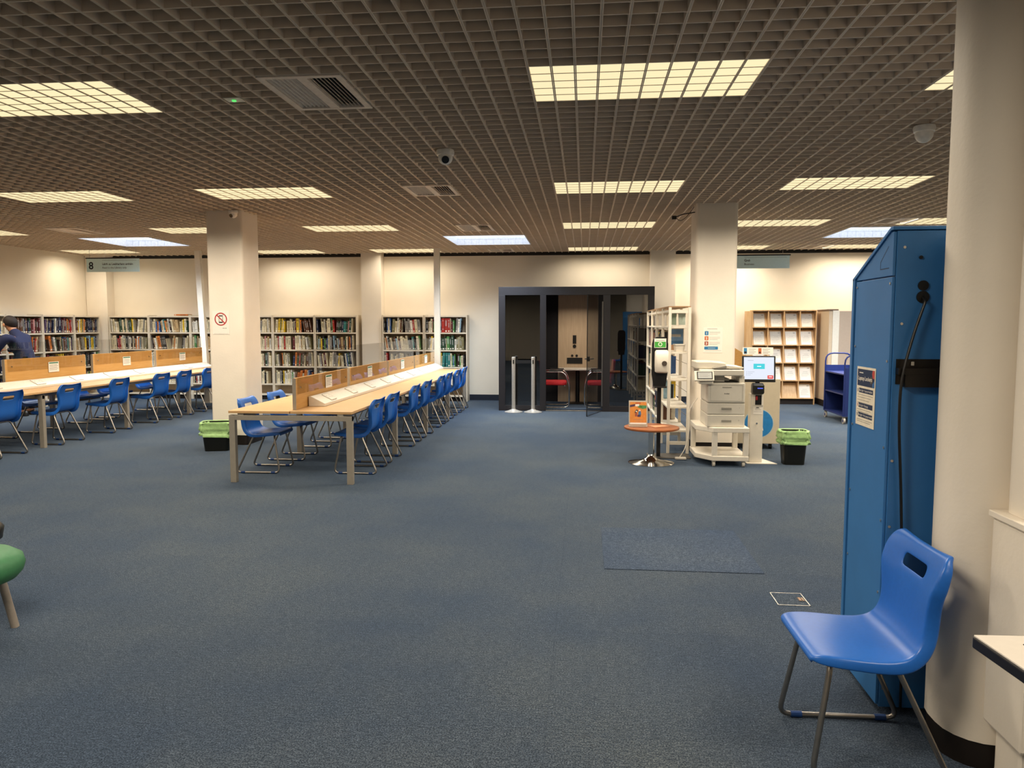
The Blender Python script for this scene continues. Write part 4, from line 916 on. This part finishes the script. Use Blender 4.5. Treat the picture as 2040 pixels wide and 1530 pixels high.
b = MB(LOCK); b.prism([(ay0-.004, 1.968), (ay0+.02, 1.968), (ay1-.005, 1.785), (ay1, 1.80), (ay0+.024, 1.982), (ay0-.004, 1.982)], 'yz', ax-.006, 2.0); b.build('sloping_lid', t, bevel=.002)
LOCKD = P('locker_groove', '#12304f', .6)
b = MB(LOCKD); b.M = face((ax-.0004, ay0, 0), (0, -1, 0), (0, 0, 1)); b.poly([(-.13, 1.82), (-.13, 1.824), (-.04, 1.824), (-.04, 1.82)], 0).poly([(-.13, 1.82), (-.126, 1.82), (-.126, 1.852), (-.13, 1.852)], 0).poly([(-.13, 1.852), (-.126, 1.85), (-.05, 1.908), (-.052, 1.911)], 0); b.build('pressed_groove', t, normals=False)
for y, z in [(ay0+.02, z) for z in (1.76, 1.45, 1.1, .8, .5, .2)]+[(ay1-.05, z) for z in (1.76, 1.5, 1.15, .85, .55, .25)]:
    MB(SCREW).cyl((ax, y, z), (ax-.003, y, z), .0055, 10).build('screw_head', t)
for x, z in ((1.25, 1.9), (1.25, 1.6), (1.235, 1.05), (1.235, .78), (1.235, .3), (1.235, .1)): MB(SCREW).cyl((x, ay0, z), (x, ay0-.003, z), .0055, 10).build('screw_head', t)
for x, z, r in ((1.312, 1.86, .007), (1.325, 1.75, .02), (1.325, 1.705, .024)): MB(BLACK).cyl((x, ay0, z), (x, ay0-.006, z), r, 16).build('cable_grommet', t)
b = MB(P('bracket_dark', '#2a2622', .4, .6)); b.box(1.235, 1.4, ay0-.03, ay0, 1.40, 1.425).box(1.235, 1.4, ay0-.004, ay0, 1.36, 1.46).box(1.26, 1.4, ay0-.032, ay0-.004, 1.35, 1.4); b.mat(SCREW).box(1.288, 1.3, ay0-.012, ay0-.004, 1.435, 1.45); b.build('wall_bracket', t)
b = MB(BLACK); b.tube([(1.325, ay0-.006, 1.705), (1.325, ay0-.03, 1.69), (1.285, ay0-.03, 1.56), (1.24, ay0-.04, 1.38), (1.24, ay0-.04, 1.2), (1.262, ay0-.03, .95), (1.275, ay0-.03, .7), (1.29, ay0-.03, .45), (1.3, ay0-.02, .03)], .0055, 8, .12); b.build('power_cord', t, smooth=True)
NOT = P('notice_cream', '#e4dac6', .7); NVY = P('notice_navy', '#20304f', .6)
b = MB(NOT); b.M = face((ax-.0008, 3.335, 1.285), (0, -1, 0), (0, 0, 1)); w, h = .105, .118
b.box(-w, w, -h-.01, h+.01, 0, .0012); b.mat(NVY).rect(-w+.008, w-.008, .045, h, .0016)
b.mat(P('notice_coral', '#b8463f', .6)).poly([(w-.03, h), (w-.008, h), (w-.008, h-.03), (w-.016, h-.036), (w-.03, h-.03), (w-.036, h-.015)], .002); b.mat(P('notice_blue', '#3a6aa0', .6)).poly([(w-.03, .06), (w-.008, .075), (w-.008, .046), (w-.03, .046)], .002); b.mat(P('notice_brown', '#5a5048', .6)).disc((w-.045, .075), .016, .0018, 14)
b.mat(PAPER).text('Laptop Lockers', -w+.018, .07, .025, .0022, bold=.0004).rect(-w+.03, -w+.075, .1, .104, .0022)
for k, (s, y) in enumerate((('Blue Light = Laptop Available', .015), ('Red Light = Charging', -.05), ('No Light = No Laptop Available', -.092))):
    b.mat(NVY).rect(-w+.03, w-.02, y, y+.02, .0016); b.mat(PAPER).text(s, -w+.034, y+.006, .0125, .0022); b.mat(RED if k == 1 else NVY).rect(-w+.014, -w+.02, y+.002, y+.017, .0016)
b.mat(GREY); [b.rect(-w+.014, w-.02-.02*(k % 3), y, y+.002, .0016) for k, y in enumerate((.005, -.006, -.018, -.03, -.06, -.07, -.104, -.112))]
tag(b.build('locker_notice', normals=False), 'cream and navy laptop lockers notice stuck on the blue locker side', 'notice')
# ---------------------------------------------------------------- boxing, table and stool at the picture edges
t = thing('boxed_ledge', 'cream boxed-in ledge with cap at the foot of the pipe casing', 'boxing', (1.7, 2.57, .25))
MB(COLP).box(1.415, 2.4, 2.46, 2.695, .2, .935).build('box', t, bevel=.012); MB(COLP).box(1.402, 2.4, 2.45, 2.695, .936, .958).build('cap', t, bevel=.003)
MB(COLP).box(1.455, 2.35, 2.52, 2.69, 0, .199).build('foot', t, bevel=.02)
t = thing('pipe_casing', 'rounded cream pipe casing rising from the boxed ledge to the ceiling', 'pipe casing', (1.6, 2.58, .96))
MB(COLP).loft([rr(1.73, 2.58, .58, .22, .06, .959), rr(1.73, 2.58, .58, .22, .06, 3.05)]).build('casing', t, smooth=True)
t = thing('white_table', 'white table corner with thick black edge at the column ledge', 'table', (1.75, 1.75, 0))
tp = [(1.085, 2.135), (2.4, 2.19), (2.38, 1.2), (1.17, 1.25)]
TT = P('table_white', '#d9d2c8', .45, var=.02); NVE = P('table_black_edge', '#15141c', .4)
MB(NVE).loft([[(x, y, z) for x, y in tp] for z in (.697, .7285)]).build('edge_band', t, bevel=.004)
def ins(k): 
    c = (1.76, 1.69); return [(x+(c[0]-x)*k, y+(c[1]-y)*k) for x, y in tp]
MB(TT).loft([[(x, y, z) for x, y in ins(.004)] for z in (.7287, .735)]).build('table_top', t, bevel=.002)
MB(BLACK).cyl((1.19, 2.075, .735), (1.19, 2.075, .7365), .004, 10).build('top_screw', t)
for x, y in ((1.35, 1.95), (2.25, 2.0), (1.35, 1.4), (2.25, 1.35)): MB(STEEL).cyl((x, y, 0), (x, y, .697), .02, 14).build('leg', t, smooth=True)
GRN = P('green_vinyl', '#3f7a52', .5, var=.06, scale=50)
t = thing('green_easy_chair', 'green padded low seat with a splayed pale leg at the frame edge', 'chair', (-3.35, 3.7, 0))
b = MB(GRN); sc_ = [(.74, .36, .295), (.82, .44, .31), (.88, .50, .345), (.90, .52, .38), (.88, .50, .42), (.78, .40, .452)]
b.loft([rr(-3.28, 3.38, w, d*.8, d*.37, z, 7) for w, d, z in sc_]); b.build('seat', t, smooth=True, angle=80)
LEGP = P('pale_leg', '#9a9187', .45)
for sx in (-1, 1):
    for sy in (-1, 1):
        MB(LEGP).cyl((-3.28+sx*.26, 3.38+sy*.13, .31), (-3.28+sx*.29, 3.38+sy*.18, .0), .02, 16).build('leg', t, smooth=True)
t = thing('black_stool', 'black rounded seat edge just showing above the green seat', 'stool', (-3.6, 4.5, 0))
b = MB(BLACK); b.loft([rr(-3.67, 3.92, w, w*.9, w*.4, z, 6) for z, w in ((.3, .42), (.33, .5), (.39, .52), (.43, .46))]); b.build('seat', t, smooth=True, angle=80)
for sx in (-1, 1):
    for sy in (-1, 1): MB(STEEL).cyl((-3.67+sx*.14, 3.92+sy*.12, .3), (-3.67+sx*.19, 3.92+sy*.17, 0), .014, 12).build('leg', t, smooth=True)
# ---------------------------------------------------------------- floor box and odd carpet tile
t = thing('floor_socket_box', 'steel-edged floor socket lid set in the carpet near the locker', 'floor box', (1.2, 4.36, 0))
b = MB(SCREW); fx0, fx1, fy0, fy1 = 1.11, 1.29, 4.26, 4.46
b.box(fx0, fx1, fy0, fy0+.004, 0, .004).box(fx0, fx1, fy1-.004, fy1, 0, .004).box(fx0, fx0+.004, fy0, fy1, 0, .004).box(fx1-.004, fx1, fy0, fy1, 0, .004); b.build('rim_frame', t)
MB(CARP).box(fx0+.004, fx1-.004, fy0+.004, fy1-.004, 0, .0025).build('lid', t); b = MB(BLACK); b.box(1.245, 1.285, 4.33, 4.39, .0026, .004); b.mat(P('latch_bronze', '#8a6a50', .4, .6)).box(1.25, 1.262, 4.335, 4.385, .004, .006).box(1.268, 1.276, 4.335, 4.385, .004, .006); b.build('latch', t)
tr = MB(TILE); tr.box(.14, 1.16, 4.8, 5.8, .0, .0035); struct(tr.build('floor_tile'))
# ---------------------------------------------------------------- cameras and small ceiling fittings
CW = P('camera_white', '#f2eee6', .4); LENS = P('lens_black', '#0c0c0d', .12, spec=.6)
def dome(x, y, z, s, dirv, lab, lens=True):
    t = thing('dome_camera', lab, 'camera', (x, y, z), 0, 'dome cameras')
    b = MB(CW); b.lathe([(.03*s, 0), (.062*s, -.004*s), (.066*s, -.02*s), (.062*s, -.04*s), (.058*s, -.042*s)], (x, y, z), 24); b.build('mount_base', t, smooth=True)
    b = MB(CW); b.ball((x, y, z-.055*s), .054*s, n=18); b.build('housing', t, smooth=True)
    if lens:
        d = Vector(dirv).normalized(); c = Vector((x, y, z-.055*s))
        b = MB(LENS); b.cyl(c+d*.038*s, c+d*.056*s, .027*s, 20); b.mat(CW); b.build('lens', t, smooth=True)
dome(-1.17, 6.28, ZC, 1.15, (.16, -.85, -.5), 'white dome camera with a black lens hanging from the open ceiling')
dome(2.47, 5.87, ZC, 1.15, (0, -1, 0), 'white dome camera half hidden behind the big cream column, lens turned away', False)
dome(-4.5, 9.32, ZC, .9, (-.3, -.8, -.5), 'white dome camera mounted at the top of the cream column by the bin')
b = MB(WHITE); b.box(-2.325, -2.215, 4.715, 4.805, ZC-.008, ZC-.0005); t = thing('ceiling_emergency_light', 'tiny square emergency light glowing green beside the large air vent', 'light', (-2.27, 4.76, ZC-.008)); b.build('plate', t, bevel=.003)
b = MB(E('green_glow', '#58d66a', .9)); b.M = Matrix(); b.cyl((-2.27, 4.76, ZC-.009), (-2.27, 4.76, ZC-.016), .014, 14); b.build('green_lens', t)
t = thing('bullet_camera', 'small black camera on a loose wired bracket at the column top', 'camera', (1.2, 9.5, 2.86))
MB(BLACK).box(1.06, 1.115, 9.45, 9.5, 2.88, 2.925).build('body', t, bevel=.006)
b = MB(BLACK); b.tube([(1.11, 9.48, 2.91), (1.2, 9.5, 2.95), (1.28, 9.5, 2.96), (1.343, 9.5, 2.97)], .006, 8, .05); b.build('wall_mount_arm', t, smooth=True)
b = MB(BLACK); b.tube([(1.11, 9.48, 2.9), (1.16, 9.48, 2.86), (1.23, 9.5, 2.9), (1.3, 9.5, 2.99), (1.335, 9.52, 3.04)], .004, 6, .05); b.build('cable', t, smooth=True)
# ---------------------------------------------------------------- the man at the side wall shelves
SKIN = P('skin', '#c08a68', .55, var=.05); SWE = P('navy_sweater', '#192040', .85, var=.12, scale=90, bump=.15, bscale=60); TRO = P('navy_trousers', '#151a2b', .85); HAIR = P('dark_hair', '#1d1411', .7, var=.3, scale=120); SHOE = P('black_shoe', '#0d0c0c', .45)
ox, oy = -9.8, 12.1
def skin_mesh(name, V, Ed, rad, mat, parent, root=0, lev=2):
    me = bpy.data.meshes.new(name); me.from_pydata([Vector(v) for v in V], Ed, []); o = bpy.data.objects.new(name, me); C.objects.link(o)
    sk_ = o.modifiers.new('k', 'SKIN'); sk_.use_smooth_shade = True; sk_.branch_smoothing = .6
    for i, r in enumerate(rad): me.skin_vertices[0].data[i].radius = r if isinstance(r, tuple) else (r, r)
    for i in range(len(V)): me.skin_vertices[0].data[i].use_root = (i == root)
    su = o.modifiers.new('u', 'SUBSURF'); su.levels = su.render_levels = lev
    dg = bpy.context.evaluated_depsgraph_get(); r = bpy.data.meshes.new_from_object(o.evaluated_get(dg)); bpy.data.objects.remove(o)
    r.materials.clear(); r.materials.append(mat); r.name = name
    for p in r.polygons: p.use_smooth = True
    q = bpy.data.objects.new(name, r); C.objects.link(q); q.parent = parent
    r.transform(world(parent).inverted()); return q
t = thing('person', 'person in a navy sweater with short dark hair, bent over beside the side wall bookshelves', 'person', (ox, oy, 0))
W = lambda x, y, z: (ox+x, oy+y, z)
# facing the shelves (-x, a little away); hips, hunched back, head dropped forward
J = {'pel': W(.12, 0, .93), 'wai': W(.09, 0, 1.08), 'che': W(.0, .0, 1.30), 'nb': W(-.08, .02, 1.44), 'nk': W(-.13, .025, 1.495), 'hd': W(-.185, .03, 1.585), 'tp': W(-.2, .03, 1.67),
     'ls': W(-.04, -.25, 1.37), 'le': W(-.17, -.33, 1.13), 'lw': W(-.38, -.22, 1.10), 'rs': W(-.06, .26, 1.37), 're': W(-.18, .33, 1.13), 'rw': W(-.4, .2, 1.14),
     'lh': W(.12, -.1, .88), 'lk': W(.08, -.12, .48), 'la': W(.12, -.12, .09), 'lt': W(-.06, -.15, .05), 'rh': W(.12, .1, .88), 'rk': W(.06, .12, .48), 'ra': W(.1, .12, .09), 'rt': W(-.08, .15, .05)}
ks = list(J); ix = {k: i for i, k in enumerate(ks)}
def sk2(name, ed, rad, mat, root, lev=2):
    us = sorted({k for e in ed for k in e}, key=ks.index); m = {k: i for i, k in enumerate(us)}
    return skin_mesh(name, [J[k] for k in us], [(m[a], m[b_]) for a, b_ in ed], [rad[k] for k in us], mat, t, m[root], lev)
body_e = [('pel', 'wai'), ('wai', 'che'), ('che', 'nb'), ('nb', 'nk'), ('nk', 'hd'), ('hd', 'tp'), ('che', 'ls'), ('ls', 'le'), ('le', 'lw'), ('che', 'rs'), ('rs', 're'), ('re', 'rw'), ('pel', 'lh'), ('lh', 'lk'), ('lk', 'la'), ('la', 'lt'), ('pel', 'rh'), ('rh', 'rk'), ('rk', 'ra'), ('ra', 'rt')]
br_ = {'pel': .11, 'wai': .11, 'che': .09, 'nb': .055, 'nk': .066, 'hd': (.098, .088), 'tp': (.08, .075), 'ls': .04, 'le': .028, 'lw': .026, 'rs': .04, 're': .028, 'rw': .026, 'lh': .085, 'lk': .06, 'la': .04, 'lt': .03, 'rh': .085, 'rk': .06, 'ra': .04, 'rt': .03}
body = sk2('body', body_e, br_, SKIN, 'pel')
J['hipl'] = W(.125, 0, .87)
ks = list(J)
sw = {'nk': .082, 'hipl': (.17, .15), 'pel': (.18, .155), 'wai': (.185, .155), 'che': (.175, .15), 'nb': (.105, .09), 'ls': .095, 'le': .064, 'lw': .046, 'rs': .095, 're': .064, 'rw': .046}
sk2('sweater', [('nb', 'nk'), ('hipl', 'pel'), ('pel', 'wai'), ('wai', 'che'), ('che', 'nb'), ('che', 'ls'), ('ls', 'le'), ('le', 'lw'), ('che', 'rs'), ('rs', 're'), ('re', 'rw')], sw, SWE, 'pel')
sk2('trousers', [('hipl', 'lh'), ('lh', 'lk'), ('lk', 'la'), ('hipl', 'rh'), ('rh', 'rk'), ('rk', 'ra')], {'hipl': .15, 'lh': .11, 'lk': .082, 'la': .06, 'rh': .11, 'rk': .082, 'ra': .06}, TRO, 'hipl')
for s in (('la', 'lt'), ('ra', 'rt')):
    a, c = Vector(J[s[0]]), Vector(J[s[1]]); d = (c-a); d.z = 0; d.normalize(); n = Vector((-d.y, d.x, 0))
    b = MB(SHOE); rings = []
    for k, (l, w_, h_) in enumerate(((-.07, .03, .07), (-.05, .042, .1), (.03, .045, .1), (.12, .05, .065), (.19, .042, .05), (.215, .02, .03))):
        p = a+d*l; p.z = 0; rings.append([p+n*w_*math.cos(q*PI/5)*1.0+Vector((0, 0, max(.0, h_*math.sin(q*PI/5)))) if q <= 5 else p+n*w_*math.cos(q*PI/5)*.95+Vector((0, 0, .0005*q)) for q in range(10)])
    b.loft(rings); b.build('shoe', t, smooth=True, angle=80)
hc = Vector(W(-.18, .03, 1.625))
b = MB(HAIR); b.M = Matrix.Translation(hc) @ Matrix.Rotation(.35, 4, 'Y')
rings = []
for i in range(9):
    th = i/8*1.95+.02
    rings.append([(.125*math.sin(th)*math.cos(q*PI/10)*(1 if math.cos(q*PI/10) > 0 else .93)+.012, .105*math.sin(th)*math.sin(q*PI/10), .118*math.cos(th)+(.0 if math.cos(q*PI/10) > -.2 else .03*i/8)) for q in range(20)])
b.loft(rings); b.build('hair', t, smooth=True)
for s in (-1, 1):
    b = MB(SKIN); b.ball(hc+Vector((-.03, s*.098, -.045)), .032, (.7, .3, 1), 8); b.build('ear', body, smooth=True)
b = MB(SKIN); b.ball(hc+Vector((-.112, 0, -.05)), .022, (1, .7, 1.2), 8); b.build('nose', body, smooth=True)
for s in (-1, 1):
    for kk in range(5):
        wpt = Vector(J['lw' if s < 0 else 'rw']); bp_ = wpt+Vector((-.07, -.03+.016*kk, .0)); 
        if kk == 4: bp_ = wpt+Vector((-.03, .04*-s, .0))
        pts = [wpt+Vector((-.02, (-.02+.01*kk), 0)), bp_, bp_+Vector((-.035, 0, -.01)), bp_+Vector((-.055-.005*(kk % 2), 0, -.03))]
        b = MB(SKIN); b.tube(pts, .009, 8); b.build('finger', body, smooth=True)
